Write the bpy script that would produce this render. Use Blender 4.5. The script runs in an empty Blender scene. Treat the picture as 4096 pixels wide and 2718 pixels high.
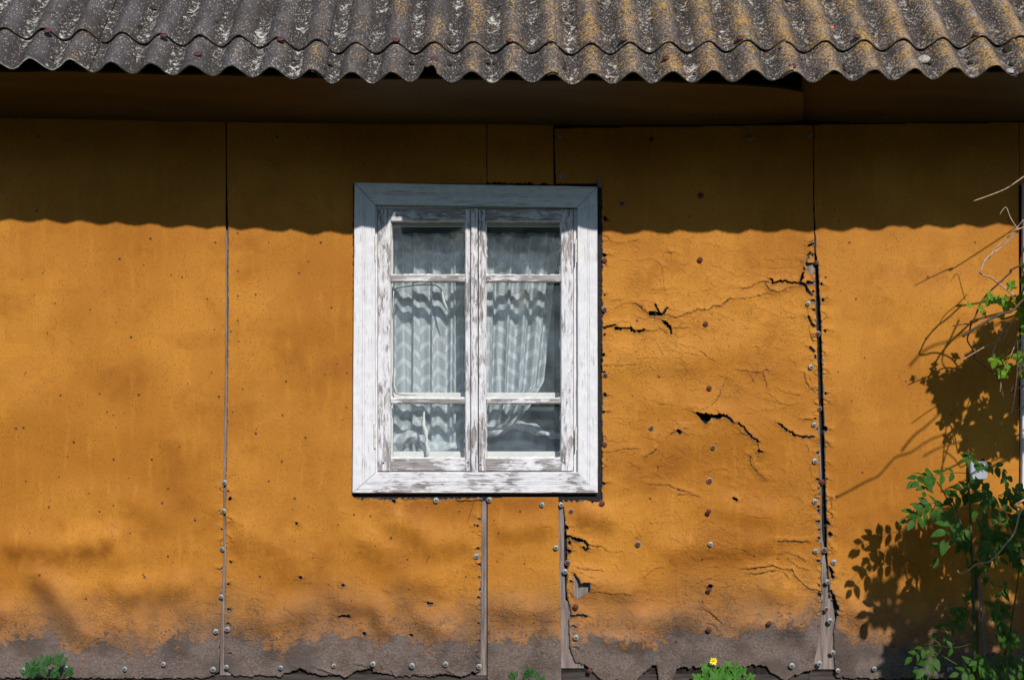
import bpy, bmesh, math, random
import numpy as np
from mathutils import Vector, Matrix

random.seed(7)
rng = np.random.default_rng(11)
scene = bpy.context.scene
C = scene.collection

# ------------------------------------------------------------------ camera, sky, sun, exposure
CAM_D, FPX, S, CZ = 6.052, 5689.0, 940.0, 1.6
cd = bpy.data.cameras.new('camera'); cam = bpy.data.objects.new('camera', cd); C.objects.link(cam)
cam.location = (0, -CAM_D, CZ); cam.rotation_euler = (math.radians(90), 0, 0)
cd.lens = 50.0; cd.sensor_width = 36.0; cd.clip_end = 600
scene.camera = cam

SUN = Vector((0.25, -1.0, 0.72)).normalized()          # direction towards the sun
el = math.asin(SUN.z); az = math.atan2(SUN.x, SUN.y)
world = bpy.data.worlds.new('World'); scene.world = world; world.use_nodes = True
wn = world.node_tree.nodes; wl = world.node_tree.links
bg = wn['Background']; sky = wn.new('ShaderNodeTexSky'); sky.sky_type = 'NISHITA'; sky.sun_disc = False
sky.sun_elevation = el; sky.sun_rotation = az
sky.dust_density = 0.15; sky.air_density = 1.3; sky.ozone_density = 3.0
bg.inputs['Strength'].default_value = 0.14
wl.new(sky.outputs[0], bg.inputs[0])
ld = bpy.data.lights.new('sun', 'SUN'); ld.energy = 4.3; ld.angle = math.radians(0.7); ld.color = (1.0, 0.955, 0.89)
sun = bpy.data.objects.new('sun', ld); C.objects.link(sun)
sun.rotation_euler = SUN.to_track_quat('Z', 'Y').to_euler(); sun.location = (2, -6, 8)
scene.view_settings.view_transform = 'Standard'; scene.view_settings.look = 'None'
scene.view_settings.exposure = 0.0; scene.view_settings.gamma = 1.0
scene.view_settings.use_curve_mapping = False
scene.cycles.transparent_max_bounces = 24

# ------------------------------------------------------------------ helpers
def P(px, py, y=0.0):
    k = (CAM_D + y) / FPX
    return Vector(((px - 2048) * k, y, CZ + (1359 - py) * k))
def WX(px): return (px - 2048) / S
def WZ(py): return CZ + (1359 - py) / S

def zmap(pts, ox, oy, s): return [(ox + x / s, oy + y / s) for x, y in pts]

class MB:
    def __init__(self): self.v = []; self.f = []
    def add(self, vs, fs):
        b = len(self.v); self.v += [tuple(p) for p in vs]; self.f += [tuple(i + b for i in q) for q in fs]
    def box(self, x0, x1, y0, y1, z0, z1):
        self.add([(x0,y0,z0),(x1,y0,z0),(x1,y1,z0),(x0,y1,z0),(x0,y0,z1),(x1,y0,z1),(x1,y1,z1),(x0,y1,z1)],
                 [(0,3,2,1),(4,5,6,7),(0,1,5,4),(1,2,6,5),(2,3,7,6),(3,0,4,7)])
    def tube(self, pts, r0, r1=None, n=6, cap=True):
        pts = [Vector(p) for p in pts]; r1 = r0 if r1 is None else r1
        rings = []; m = len(pts); u = None
        for i, p in enumerate(pts):
            d = (pts[min(i+1, m-1)] - pts[max(i-1, 0)]); d.normalize()
            if u is None: u = d.cross(Vector((0.3, 0.2, 1.0)) if abs(d.z) < .9 else Vector((1, 0, 0))).normalized()
            u = (u - d * u.dot(d)).normalized(); w = d.cross(u)
            r = r0 + (r1 - r0) * i / max(1, m - 1)
            rings.append([p + (u * math.cos(2*math.pi*k/n) + w * math.sin(2*math.pi*k/n)) * r for k in range(n)])
        vs = [q for rg in rings for q in rg]; fs = []
        for i in range(m - 1):
            for k in range(n):
                fs.append((i*n+k, i*n+(k+1)%n, (i+1)*n+(k+1)%n, (i+1)*n+k))
        if cap: fs.append(tuple(range(n))[::-1]); fs.append(tuple((m-1)*n + k for k in range(n)))
        self.add(vs, fs)
    def lathe(self, c, prof, n=16):          # axis along -y, prof = [(r, out)]
        c = Vector(c); vs = []; fs = []
        for r, o in prof:
            for k in range(n):
                a = 2*math.pi*k/n; vs.append(c + Vector((r*math.cos(a), -o, r*math.sin(a))))
        for i in range(len(prof)-1):
            for k in range(n): fs.append((i*n+k, i*n+(k+1)%n, (i+1)*n+(k+1)%n, (i+1)*n+k))
        fs.append(tuple((len(prof)-1)*n + k for k in range(n)))
        self.add(vs, fs)
    def build(self, name, mat, parent=None, smooth=False, bevel=0):
        me = bpy.data.meshes.new(name); me.from_pydata(self.v, [], self.f); me.update()
        if mat: me.materials.append(mat)
        if smooth: me.polygons.foreach_set('use_smooth', [True]*len(me.polygons))
        o = bpy.data.objects.new(name, me); C.objects.link(o)
        if parent: o.parent = parent
        if bevel:
            m = o.modifiers.new('bevel', 'BEVEL'); m.width = bevel; m.segments = 2; m.limit_method = 'ANGLE'
        return o

def empty(name, label, cat, group=None, loc=(0,0,0)):
    o = bpy.data.objects.new(name, None); C.objects.link(o); o.location = loc
    o['label'] = label; o['category'] = cat
    if group: o['group'] = group
    return o
def tag(o, label, cat, group=None):
    o['label'] = label; o['category'] = cat
    if group: o['group'] = group
    return o

def vnoise(x, y, seed=0, octaves=4, gain=.5):
    """value noise, x/y arrays in cells, result about -1..1"""
    out = np.zeros_like(x, dtype=np.float64); amp = 1; tot = 0
    for o in range(octaves):
        r = np.random.default_rng(seed * 31 + o).uniform(-1, 1, (256, 256))
        xi = np.floor(x).astype(int); yi = np.floor(y).astype(int)
        fx = x - xi; fy = y - yi; fx = fx*fx*(3-2*fx); fy = fy*fy*(3-2*fy)
        a = r[yi % 256, xi % 256]; b = r[yi % 256, (xi+1) % 256]; c = r[(yi+1) % 256, xi % 256]; d = r[(yi+1) % 256, (xi+1) % 256]
        out += amp * ((a*(1-fx)+b*fx)*(1-fy) + (c*(1-fx)+d*fx)*fy); tot += amp; amp *= gain
        x = x*2.03 + 17.3; y = y*2.03 + 5.7
    return out / tot * 1.6

# ------------------------------------------------------------------ node helpers
class NT:
    def __init__(self, name):
        self.m = bpy.data.materials.new(name); self.m.use_nodes = True
        self.t = self.m.node_tree; self.n = self.t.nodes; self.l = self.t.links
        self.b = self.n['Principled BSDF']; self.out = self.n['Material Output']
        self.b.inputs['Specular IOR Level'].default_value = 0.25
        self._tc = None
    def co(self):
        if not self._tc: self._tc = self.n.new('ShaderNodeTexCoord')
        return self._tc.outputs['Object']
    def mapping(self, scale=(1,1,1), src=None, rot=(0,0,0), loc=(0,0,0)):
        m = self.n.new('ShaderNodeMapping'); m.inputs['Scale'].default_value = scale
        m.inputs['Rotation'].default_value = rot; m.inputs['Location'].default_value = loc
        self.l.new(src or self.co(), m.inputs['Vector']); return m.outputs[0]
    def noise(self, scale, detail=4, rough=.55, src=None, dist=0):
        n = self.n.new('ShaderNodeTexNoise'); n.inputs['Scale'].default_value = scale
        n.inputs['Detail'].default_value = detail; n.inputs['Roughness'].default_value = rough
        n.inputs['Distortion'].default_value = dist
        self.l.new(src or self.co(), n.inputs['Vector']); return n.outputs['Fac']
    def voro(self, scale, feature='F1', src=None, out='Distance', rand=1):
        n = self.n.new('ShaderNodeTexVoronoi'); n.feature = feature; n.inputs['Scale'].default_value = scale
        n.inputs['Randomness'].default_value = rand
        self.l.new(src or self.co(), n.inputs['Vector']); return n.outputs[out]
    def attr(self, name):
        n = self.n.new('ShaderNodeAttribute'); n.attribute_name = name; return n.outputs['Fac']
    def math(self, op, a, b=None, c=None, clamp=False):
        n = self.n.new('ShaderNodeMath'); n.operation = op; n.use_clamp = clamp
        for i, v in enumerate((a, b, c)):
            if v is None: continue
            if isinstance(v, (int, float)): n.inputs[i].default_value = v
            else: self.l.new(v, n.inputs[i])
        return n.outputs[0]
    def ramp(self, fac, stops):
        """map range smooth between (a,b) -> 0..1"""
        n = self.n.new('ShaderNodeMapRange'); n.interpolation_type = 'SMOOTHSTEP'
        n.inputs['From Min'].default_value = stops[0]; n.inputs['From Max'].default_value = stops[1]
        n.inputs['To Min'].default_value = stops[2] if len(stops) > 2 else 0
        n.inputs['To Max'].default_value = stops[3] if len(stops) > 2 else 1
        self.l.new(fac, n.inputs['Value']); return n.outputs['Result']
    def mix(self, fac, a, b, mode='MIX'):
        n = self.n.new('ShaderNodeMix'); n.data_type = 'RGBA'; n.blend_type = mode
        if isinstance(fac, (int, float)): n.inputs[0].default_value = fac
        else: self.l.new(fac, n.inputs[0])
        for i, v in ((6, a), (7, b)):
            if isinstance(v, tuple): n.inputs[i].default_value = (*v, 1)
            else: self.l.new(v, n.inputs[i])
        return n.outputs[2]
    def sep(self, src=None):
        n = self.n.new('ShaderNodeSeparateXYZ'); self.l.new(src or self.co(), n.inputs[0]); return n.outputs
    def bump(self, h, strength=1, dist=.002, prev=None):
        n = self.n.new('ShaderNodeBump'); n.inputs['Strength'].default_value = strength
        n.inputs['Distance'].default_value = dist; self.l.new(h, n.inputs['Height'])
        if prev: self.l.new(prev, n.inputs['Normal'])
        return n.outputs[0]
    def set(self, color=None, rough=None, normal=None):
        for k, v in (('Base Color', color), ('Roughness', rough), ('Normal', normal)):
            if v is None: continue
            if isinstance(v, tuple): self.b.inputs[k].default_value = (*v, 1)
            elif isinstance(v, (int, float)): self.b.inputs[k].default_value = v
            else: self.l.new(v, self.b.inputs[k])
        return self.m

# ------------------------------------------------------------------ materials
def mat_paint():
    m = NT('ochre_paint')
    co = m.co()
    big = m.noise(1.5, 3, .5)
    mid = m.noise(7.5, 6, .66, dist=.3)
    brush = m.noise(9, 4, .6, src=m.mapping((3.2, 1, .55)))
    fine = m.noise(95, 3, .7)
    c = m.mix(m.ramp(big, (.36, .62)), (.37, .138, .017), (.50, .208, .030))
    c = m.mix(m.ramp(mid, (.48, .72, 0, .5)), c, (.32, .112, .012))
    c = m.mix(m.ramp(brush, (.5, .72, 0, .4)), c, (.54, .235, .028))
    c = m.mix(m.ramp(fine, (.52, .72, 0, .6)), c, (.27, .095, .012))
    # rectangular brush overlaps left in the paint film
    n = m.n.new('ShaderNodeTexVoronoi'); n.distance = 'CHEBYCHEV'; n.inputs['Scale'].default_value = 4.2
    m.l.new(m.mapping((1, 1, 1.35)), n.inputs['Vector'])
    s = m.n.new('ShaderNodeSeparateColor'); m.l.new(n.outputs['Color'], s.inputs[0])
    c = m.mix(m.math('MULTIPLY', m.ramp(s.outputs[0], (.62, .66)), .28), c, (.38, .145, .02))
    # stains, and shade painted in below the buckles
    c = m.mix(m.math('MULTIPLY', m.attr('stain_shade'), m.ramp(m.noise(14, 5, .65), (.25, .6)), clamp=True), c, (.255, .082, .011))
    # fine fibre specks
    sp = m.voro(110, src=m.mapping((1, 1, .55)))
    gate = m.ramp(m.noise(7, 3), (.38, .58))
    c = m.mix(m.math('MULTIPLY', m.ramp(sp, (.24, .12)), m.math('MULTIPLY', gate, .75)), c, (.14, .05, .012))
    # faded chalky zone
    fade = m.attr('fade')
    c = m.mix(m.math('MULTIPLY', fade, m.ramp(m.noise(22, 5, .65), (.3, .6, .35, 1)), clamp=True), c, (.40, .18, .066))
    dirt = m.math('MULTIPLY', m.ramp(m.attr('bare'), (-6.0, -.3)), m.ramp(m.noise(4.5, 6, .62), (.33, .62)))
    c = m.mix(m.math('MULTIPLY', dirt, .72), c, (.15, .088, .05))
    # lost paint
    edge = m.noise(16, 8, .68, dist=.6)
    b = m.math('ADD', m.attr('bare'), m.math('MULTIPLY', m.math('SUBTRACT', edge, .5), 5.0))
    flakes = m.math('MULTIPLY', m.ramp(m.noise(75, 4, .6), (.585, .63)), m.ramp(m.attr('bare'), (-2.6, -.5)))
    bare = m.math('MAXIMUM', m.math('MAXIMUM', m.ramp(b, (-.09, .09)), m.math('MULTIPLY', m.ramp(b, (-1.6, .1)), .38)), flakes)
    gn = m.noise(120, 4, .7); g2 = m.noise(6, 4, .6)
    grey = m.mix(m.ramp(gn, (.3, .7)), (.115, .085, .072), (.205, .16, .142))
    grey = m.mix(m.ramp(g2, (.42, .62, 0, .75)), grey, (.078, .062, .056))
    c = m.mix(bare, c, grey)
    # open cracks / nail holes show the fibre
    cr = m.attr('crack')
    c = m.mix(m.ramp(cr, (.3, .95, 0, .93)), c, (.060, .036, .022))
    # relief
    flk = m.attr('flake')
    dn = m.n.new('ShaderNodeMix'); dn.data_type = 'VECTOR'; dn.inputs[0].default_value = .085
    nz = m.n.new('ShaderNodeTexNoise'); nz.inputs['Scale'].default_value = 14; nz.inputs['Detail'].default_value = 4
    m.l.new(co, nz.inputs['Vector']); m.l.new(m.mapping((1, 1, 1.5)), dn.inputs[4]); m.l.new(nz.outputs['Color'], dn.inputs[5])
    ved = m.voro(42, 'DISTANCE_TO_EDGE', src=dn.outputs[1])
    ved2 = m.voro(95, 'DISTANCE_TO_EDGE', src=dn.outputs[1])
    crk = m.math('ADD', m.ramp(ved, (0, .10)), m.math('MULTIPLY', m.ramp(ved2, (0, .22)), .7))
    wr = m.noise(38, 6, .62, dist=1.2)
    gap = m.math('MULTIPLY', m.math('MULTIPLY', m.ramp(ved, (.055, .015)), m.ramp(m.noise(9, 3), (.42, .56))), m.ramp(flk, (.25, .75)))
    c = m.mix(m.math('MULTIPLY', gap, .45), c, (.11, .055, .022))
    gap2 = m.math('MULTIPLY', m.math('MULTIPLY', m.ramp(ved2, (.10, .03)), m.ramp(m.noise(12, 3), (.48, .6))), m.ramp(flk, (.3, .8)))
    c = m.mix(m.math('MULTIPLY', gap2, .3), c, (.14, .07, .03))
    h = m.math('MULTIPLY', m.math('ADD', m.math('MULTIPLY', crk, m.ramp(m.noise(5, 3), (.42, .62))), m.math('MULTIPLY', wr, 3.0)), flk)
    h = m.math('SUBTRACT', h, m.math('MULTIPLY', bare, .9))
    h = m.math('ADD', h, m.math('MULTIPLY', m.noise(210, 4, .7), .42))
    h = m.math('ADD', h, m.math('MULTIPLY', m.noise(60, 3, .6), .5))
    # curled little paint chips everywhere
    ch = m.voro(85, 'SMOOTH_F1', src=m.mapping((1, 1, 1.5)))
    h = m.math('ADD', h, m.math('MULTIPLY', m.ramp(ch, (.0, .3)), .35))
    nrm = m.bump(h, .95, .0019)
    m.b.inputs['Specular IOR Level'].default_value = .10
    return m.set(c, m.math('ADD', .55, m.math('MULTIPLY', bare, .35)), nrm)

def mat_simple(name, col, rough=.7, var=.35, scale=60, bump=.3, stretch=(1,1,1), dist=.001, metal=0):
    m = NT(name)
    n = m.noise(scale, 5, .6, src=m.mapping(stretch))
    lo = tuple(v*(1-var) for v in col); hi = tuple(min(1, v*(1+var)) for v in col)
    c = m.mix(m.ramp(n, (.3, .7)), lo, hi)
    m.b.inputs['Metallic'].default_value = metal
    return m.set(c, rough, m.bump(n, bump, dist))

def mat_white(name, grain, peel, seed=0.0):
    """weathered white oil paint over grey wood; grain axis 'x' or 'z'; peel threshold (lower = more bare wood)"""
    m = NT(name)
    st = (1, 1, .06) if grain == 'z' else (.06, 1, 1)
    st2 = (1, 1, .22) if grain == 'z' else (.22, 1, 1)
    loc = (seed, seed*1.7, seed*.6)
    g = m.noise(190, 4, .6, src=m.mapping(st, loc=loc))
    g2 = m.noise(90, 6, .7, src=m.mapping(st, loc=loc), dist=.4)
    p = m.noise(78, 7, .68, src=m.mapping(st2, loc=loc), dist=.5)
    area = m.noise(6, 3, .5, src=m.mapping(loc=loc))
    v = m.math('ADD', m.math('MULTIPLY', p, .62), m.math('ADD', m.math('MULTIPLY', g2, .30), m.math('MULTIPLY', area, .38)))
    bare = m.ramp(v, (peel, peel + .03))
    white = m.mix(m.ramp(m.noise(30, 4, .6), (.35, .7)), (.66, .645, .67), (.745, .735, .755))
    wood = m.mix(m.ramp(g, (.35, .65)), (.17, .15, .148), (.40, .365, .36))
    wash = m.ramp(v, (peel - .075, peel))
    c = m.mix(m.math('MULTIPLY', wash, .6), white, (.47, .44, .45))
    c = m.mix(m.math('MULTIPLY', m.ramp(g, (.56, .68)), .7), c, (.30, .27, .27))
    c = m.mix(bare, c, wood)
    h = m.math('SUBTRACT', m.math('MULTIPLY', g, .6), m.math('MULTIPLY', bare, .8))
    return m.set(c, .55, m.bump(h, .7, .0012))

def mat_roof():
    m = NT('asbestos_cement')
    uv = m.n.new('ShaderNodeUVMap').outputs[0]
    X = m.sep()[0]
    crest = m.attr('crest')
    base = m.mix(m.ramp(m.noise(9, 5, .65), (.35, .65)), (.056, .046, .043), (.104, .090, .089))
    base = m.mix(m.ramp(crest, (.55, -.55, 0, .88)), base, (.040, .029, .023))  # brown trough dirt, deepened to paint in the shade between waves
    base = m.mix(m.ramp(m.noise(420, 3, .7), (.35, .7, 0, .55)), base, (.034, .031, .031))
    # pale mineral specks
    sp = m.noise(120, 3, .7, src=m.mapping((1.5, .7, .7)))
    dens = m.noise(5, 3, .6)
    k = m.math('MULTIPLY', m.ramp(m.math('ADD', sp, m.math('MULTIPLY', dens, .16)), (.672, .70)), .85)
    c = m.mix(k, base, (.36, .34, .305))
    # pale crust in the troughs and on some right flanks
    cr = m.noise(48, 7, .8)
    tro = m.ramp(crest, (.05, -.65))
    v = m.math('ADD', cr, m.math('MULTIPLY', tro, .22))
    left = m.ramp(X, (1.9, .5, .55, 1))
    pc = m.math('MULTIPLY', m.ramp(m.math('ADD', v, m.math('MULTIPLY', m.math('SUBTRACT', m.noise(7, 3), .5), .35)), (.772, .81)), left)
    c = m.mix(pc, c, (.50, .46, .40))
    # pale bloom on crests, right side
    bl = m.noise(11, 6, .7)
    rt = m.ramp(X, (.0, 1.9))
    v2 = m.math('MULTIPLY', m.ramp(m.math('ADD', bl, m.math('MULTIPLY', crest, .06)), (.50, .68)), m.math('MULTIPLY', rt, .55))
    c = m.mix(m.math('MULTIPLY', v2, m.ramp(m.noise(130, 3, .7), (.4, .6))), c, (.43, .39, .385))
    # orange lichen
    on = m.noise(105, 4, .72)
    oa = m.noise(7, 4, .6)
    amt = m.ramp(X, (-1.7, .9, 0, 1))
    v3 = m.math('ADD', on, m.math('ADD', m.math('MULTIPLY', crest, .055), m.math('ADD', m.math('MULTIPLY', oa, .25), m.math('MULTIPLY', amt, .12))))
    ol = m.ramp(v3, (.79, .825))
    c = m.mix(m.math('MULTIPLY', ol, .85), c, m.mix(m.ramp(m.noise(90, 2), (.4, .6)), (.30, .165, .05), (.50, .27, .05)))
    # dark moss spots
    mo = m.noise(30, 3, .5); v4 = m.math('ADD', mo, m.math('MULTIPLY', m.ramp(crest, (.7, -.4)), .07))
    ms = m.ramp(v4, (.73, .755))
    c = m.mix(ms, c, (.022, .017, .010))
    h = m.math('ADD', m.math('MULTIPLY', sp, .8), m.math('ADD', m.math('MULTIPLY', pc, .8), m.math('MULTIPLY', ms, 2.5)))
    h = m.math('ADD', h, m.math('MULTIPLY', m.noise(500, 2), .4))
    return m.set(c, .92, m.bump(h, .8, .0022))

def mat_lace():
    m = NT('lace')
    u, v, _ = m.sep(m.n.new('ShaderNodeUVMap').outputs[0])   # metres along the cloth
    a = m.math('DIVIDE', u, .066)
    tri = m.math('ABSOLUTE', m.math('SUBTRACT', m.math('FRACT', a), .5))        # 0 centre .. .5 edge
    odd = m.math('MODULO', m.math('FLOOR', m.math('ADD', a, 100)), 2)
    vv = m.math('ADD', m.math('DIVIDE', v, .074), m.math('ADD', m.math('MULTIPLY', odd, .5), m.math('MULTIPLY', tri, -.85)))
    f = m.math('FRACT', vv)
    chev = m.math('ABSOLUTE', m.math('SUBTRACT', f, .5))                        # 0 in centre of leaf
    lim = m.math('SUBTRACT', .375, m.math('MULTIPLY', tri, .12))
    leaf = m.ramp(m.math('SUBTRACT', lim, chev), (-.015, .03))
    rib = m.ramp(tri, (.035, .02))
    leaf = m.math('MULTIPLY', leaf, m.math('SUBTRACT', 1, m.math('MULTIPLY', rib, .9)))
    # holes inside the leaf: slanted rows
    hs = m.math('ADD', m.math('DIVIDE', v, .0135), m.math('MULTIPLY', tri, -5.5))
    row = m.ramp(m.math('ABSOLUTE', m.math('SUBTRACT', m.math('FRACT', hs), .5)), (.12, .26))
    row = m.math('SUBTRACT', 1, row)
    col = m.ramp(m.math('ABSOLUTE', m.math('SUBTRACT', m.math('FRACT', m.math('ADD', m.math('DIVIDE', u, .0095), m.math('MULTIPLY', m.math('FLOOR', hs), .5))), .5)), (.36, .44))
    hole = m.math('MULTIPLY', leaf, m.math('MULTIPLY', m.math('SUBTRACT', 1, m.math('MULTIPLY', row, .0)), 1))
    thread = m.math('MAXIMUM', m.math('SUBTRACT', 1, row), col)
    op = m.math('SUBTRACT', .97, m.math('MULTIPLY', hole, m.math('SUBTRACT', .42, m.math('MULTIPLY', thread, .18))))
    op = m.math('MAXIMUM', op, .06)
    m.b.inputs['Base Color'].default_value = (.74, .79, .82, 1); m.b.inputs['Roughness'].default_value = .9
    tl = m.n.new('ShaderNodeBsdfTranslucent'); tl.inputs[0].default_value = (.78, .80, .79, 1)
    tr = m.n.new('ShaderNodeBsdfTransparent')
    mx = m.n.new('ShaderNodeMixShader'); mx.inputs[0].default_value = .15
    m.l.new(m.b.outputs[0], mx.inputs[1]); m.l.new(tl.outputs[0], mx.inputs[2])
    m2 = m.n.new('ShaderNodeMixShader'); m.l.new(op, m2.inputs[0])
    m.l.new(tr.outputs[0], m2.inputs[1]); m.l.new(mx.outputs[0], m2.inputs[2])
    m.l.new(m2.outputs[0], m.out.inputs[0])
    return m.m

def mat_glass():
    m = NT('window_glass')
    tr = m.n.new('ShaderNodeBsdfTransparent'); tr.inputs[0].default_value = (.99, .996, .996, 1)
    gl = m.n.new('ShaderNodeBsdfGlossy'); gl.inputs['Roughness'].default_value = .03
    df = m.n.new('ShaderNodeBsdfDiffuse'); df.inputs[0].default_value = (.50, .60, .68, 1)
    bw = m.bump(m.noise(3.5, 2), .25, .004); m.l.new(bw, gl.inputs['Normal'])
    ge = m.n.new('ShaderNodeNewGeometry'); dp = m.n.new('ShaderNodeVectorMath'); dp.operation = 'DOT_PRODUCT'
    m.l.new(ge.outputs['Incoming'], dp.inputs[0]); m.l.new(ge.outputs['Normal'], dp.inputs[1])
    sch = m.math('POWER', m.math('SUBTRACT', 1, m.math('ABSOLUTE', dp.outputs['Value'])), 5)
    fr = m.math('ADD', .026, m.math('MULTIPLY', sch, .9))
    mx = m.n.new('ShaderNodeMixShader'); m.l.new(fr, mx.inputs[0])
    m.l.new(tr.outputs[0], mx.inputs[1]); m.l.new(gl.outputs[0], mx.inputs[2])
    dust_skyveil = m.ramp(m.noise(8, 6, .7), (.35, .75, .02, .075))  # thin dust, raised as a bluish diffuse veil imitating sky reflection
    m2 = m.n.new('ShaderNodeMixShader'); m.l.new(dust_skyveil, m2.inputs[0])
    m.l.new(mx.outputs[0], m2.inputs[1]); m.l.new(df.outputs[0], m2.inputs[2])
    m.l.new(m2.outputs[0], m.out.inputs[0])
    return m.m

def mat_leaf(name, col, trans, rough=.58):
    m = NT(name)
    n = m.noise(35, 4, .6)
    c = m.mix(m.ramp(n, (.3, .7)), tuple(v*.72 for v in col), tuple(v*1.25 for v in col))
    m.set(c, rough, m.bump(m.noise(160, 2), .25, .001)); m.b.inputs['Specular IOR Level'].default_value = .2
    tl = m.n.new('ShaderNodeBsdfTranslucent'); tl.inputs[0].default_value = (*trans, 1)
    mx = m.n.new('ShaderNodeMixShader'); mx.inputs[0].default_value = .32
    m.l.new(m.b.outputs[0], mx.inputs[1]); m.l.new(tl.outputs[0], mx.inputs[2]); m.l.new(mx.outputs[0], m.out.inputs[0])
    return m.m

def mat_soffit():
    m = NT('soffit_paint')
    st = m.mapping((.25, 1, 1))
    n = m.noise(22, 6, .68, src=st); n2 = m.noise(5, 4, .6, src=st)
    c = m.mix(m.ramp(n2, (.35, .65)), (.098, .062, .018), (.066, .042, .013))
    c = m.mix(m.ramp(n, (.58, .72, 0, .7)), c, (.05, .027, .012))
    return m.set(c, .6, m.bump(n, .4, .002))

def mat_ground():
    m = NT('soil_and_grass')
    n = m.noise(1.2, 6, .65); n2 = m.noise(40, 5, .7)
    c = m.mix(m.ramp(n, (.35, .6)), (.055, .045, .03), (.035, .06, .018))
    c = m.mix(m.ramp(n2, (.4, .7, 0, .6)), c, (.09, .085, .05))
    return m.set(c, .95, m.bump(n2, .8, .03))

M = dict(
    paint=mat_paint(), roof=mat_roof(), lace=mat_lace(), glass=mat_glass(), soffit=mat_soffit(), ground=mat_ground(),
    fibre=mat_simple('fibre_edge', (.105, .075, .058), .95, .5, 120, .6),
    rim_pale=mat_simple('pale_sheet_edge', (.36, .37, .34), .9, .4, 60, .5),
    rim_dark=mat_simple('mossy_shaded_edge', (.045, .040, .030), .95, .6, 70, .6),  # mossy cut edge, coloured darker to paint in the overlap shadow line
    lath=mat_simple('weathered_lath', (.21, .165, .15), .9, .4, 90, .5, (1, 1, .08)),
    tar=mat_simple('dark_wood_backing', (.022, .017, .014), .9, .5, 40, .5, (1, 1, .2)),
    plinth=mat_simple('plinth_board', (.062, .050, .045), .95, .4, 70, .6, (.1, 1, 1)),
    felt=mat_simple('black_joint_filler', (.018, .015, .014), .8, .6, 160, .8),
    case_v=mat_white('white_casing_paint', 'z', .93, 1.3), case_h=mat_white('white_casing_paint', 'x', .93, 4.1),
    sill_h=mat_white('peeling_sill_paint', 'x', .70, 2.2),
    sash_v=mat_white('peeling_sash_paint', 'z', .67, 6.0), sash_h=mat_white('peeling_rail_paint', 'x', .63, 7.7),
    inner=mat_simple('inner_sash_paint', (.74, .73, .70), .6, .08, 30, .2),
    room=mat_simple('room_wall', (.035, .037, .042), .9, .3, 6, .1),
    tape=mat_simple('plastic_strip', (.74, .75, .71), .45, .08, 30, .3),
    bluecloth=mat_simple('dark_blue_cloth', (.03, .042, .055), .8, .5, 45, .3),
    zinc=mat_simple('galvanised_zinc', (.31, .33, .32), .55, .4, 200, .4, metal=.4),
    steel=mat_simple('dark_screw_head', (.16, .15, .15), .45, .4, 300, .3, metal=.5),
    rust=mat_simple('rusty_iron', (.115, .036, .022), .75, .45, 350, .6),
    rednail=mat_simple('rusty_roof_nail', (.10, .036, .028), .7, .4, 250, .4),
    hinge=mat_simple('painted_hinge', (.66, .63, .58), .5, .18, 60, .4),
    plate=mat_simple('grey_white_plastic', (.36, .38, .43), .5, .06, 20, .1),
    pipe=mat_simple('blue_grey_stake', (.12, .16, .17), .6, .25, 40, .3),
    ash=mat_leaf('ash_leaf', (.040, .112, .013), (.09, .22, .015)),
    grape=mat_leaf('vine_leaf', (.13, .26, .02), (.22, .42, .03)),
    weed=mat_leaf('weed_leaf', (.075, .21, .03), (.12, .30, .03)),
    fern=mat_leaf('feather_leaf', (.03, .13, .028), (.05, .18, .03)),
    stem=mat_simple('green_stem', (.05, .075, .02), .6, .3, 60, .3),
    cane=mat_simple('dry_cane', (.42, .28, .19), .75, .35, 90, .5),
    darkcane=mat_simple('brown_cane', (.10, .055, .04), .75, .35, 90, .5),
    petal=mat_simple('yellow_petal', (.80, .62, .02), .5, .1, 50, .2),
    moss=mat_simple('roof_moss', (.035, .027, .016), .95, .6, 120, 1.0, dist=.004),
    lump=mat_simple('pale_mortar_crumb', (.33, .30, .26), .9, .3, 90, .8, dist=.003),
    brick=mat_simple('brick_crumb', (.50, .13, .06), .9, .3, 90, .6),
    grass=mat_leaf('grass_blade', (.05, .12, .02), (.08, .18, .02)),
)

# ------------------------------------------------------------------ ground
g = MB(); g.box(-400, 400, -400, 400, -.5, 0.0)
gr = g.build('ground', M['ground']); gr['kind'] = 'structure'

# ------------------------------------------------------------------ the house
house = empty('house', 'old ochre painted house wall with white window under grey corrugated roof', 'house')

# ---- cracks (full-resolution photo pixels): (points, width, lift mm)
CR = []
def z7(p, w, l=1.5): CR.append((zmap(p, 2300, 850, 2.148), w, l))
def z8(p, w, l=1.5): CR.append((zmap(p, 2300, 1500, 2.148), w, l))
def zc(p, w, l=1.5): CR.append((zmap(p, 2000, 1988, 2.148), w, l))
def zd(p, w, l=1.5): CR.append((zmap(p, 2996, 1988, 2.148), w, l))
def zb(p, w, l=1.5): CR.append((zmap(p, 1000, 1988, 2.148), w, l))
z7([(335,255),(400,262),(430,270),(480,250),(540,232)],2.2)
z7([(245,860),(300,838),(350,820),(420,790),(490,775),(540,795),(590,825),(640,868)],2.2)
z7([(515,780),(560,800),(590,828)],5,2)
z7([(640,870),(670,868),(700,858)],8,3)
z7([(697,790),(702,830),(735,880),(760,850),(792,818)],6,3)
z7([(700,858),(735,880),(780,872),(830,888),(870,898),(920,880),(1000,855),(1060,830),(1140,835),(1190,805),(1250,795),(1300,760),(1330,735)],4.5,3)
z7([(1330,740),(1400,740),(1470,740),(1540,725),(1600,710),(1650,690)],3)
z7([(1630,600),(1665,660),(1690,675)],5,2); z7([(1680,670),(1760,680),(1840,640),(1880,625)],5,2)
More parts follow.
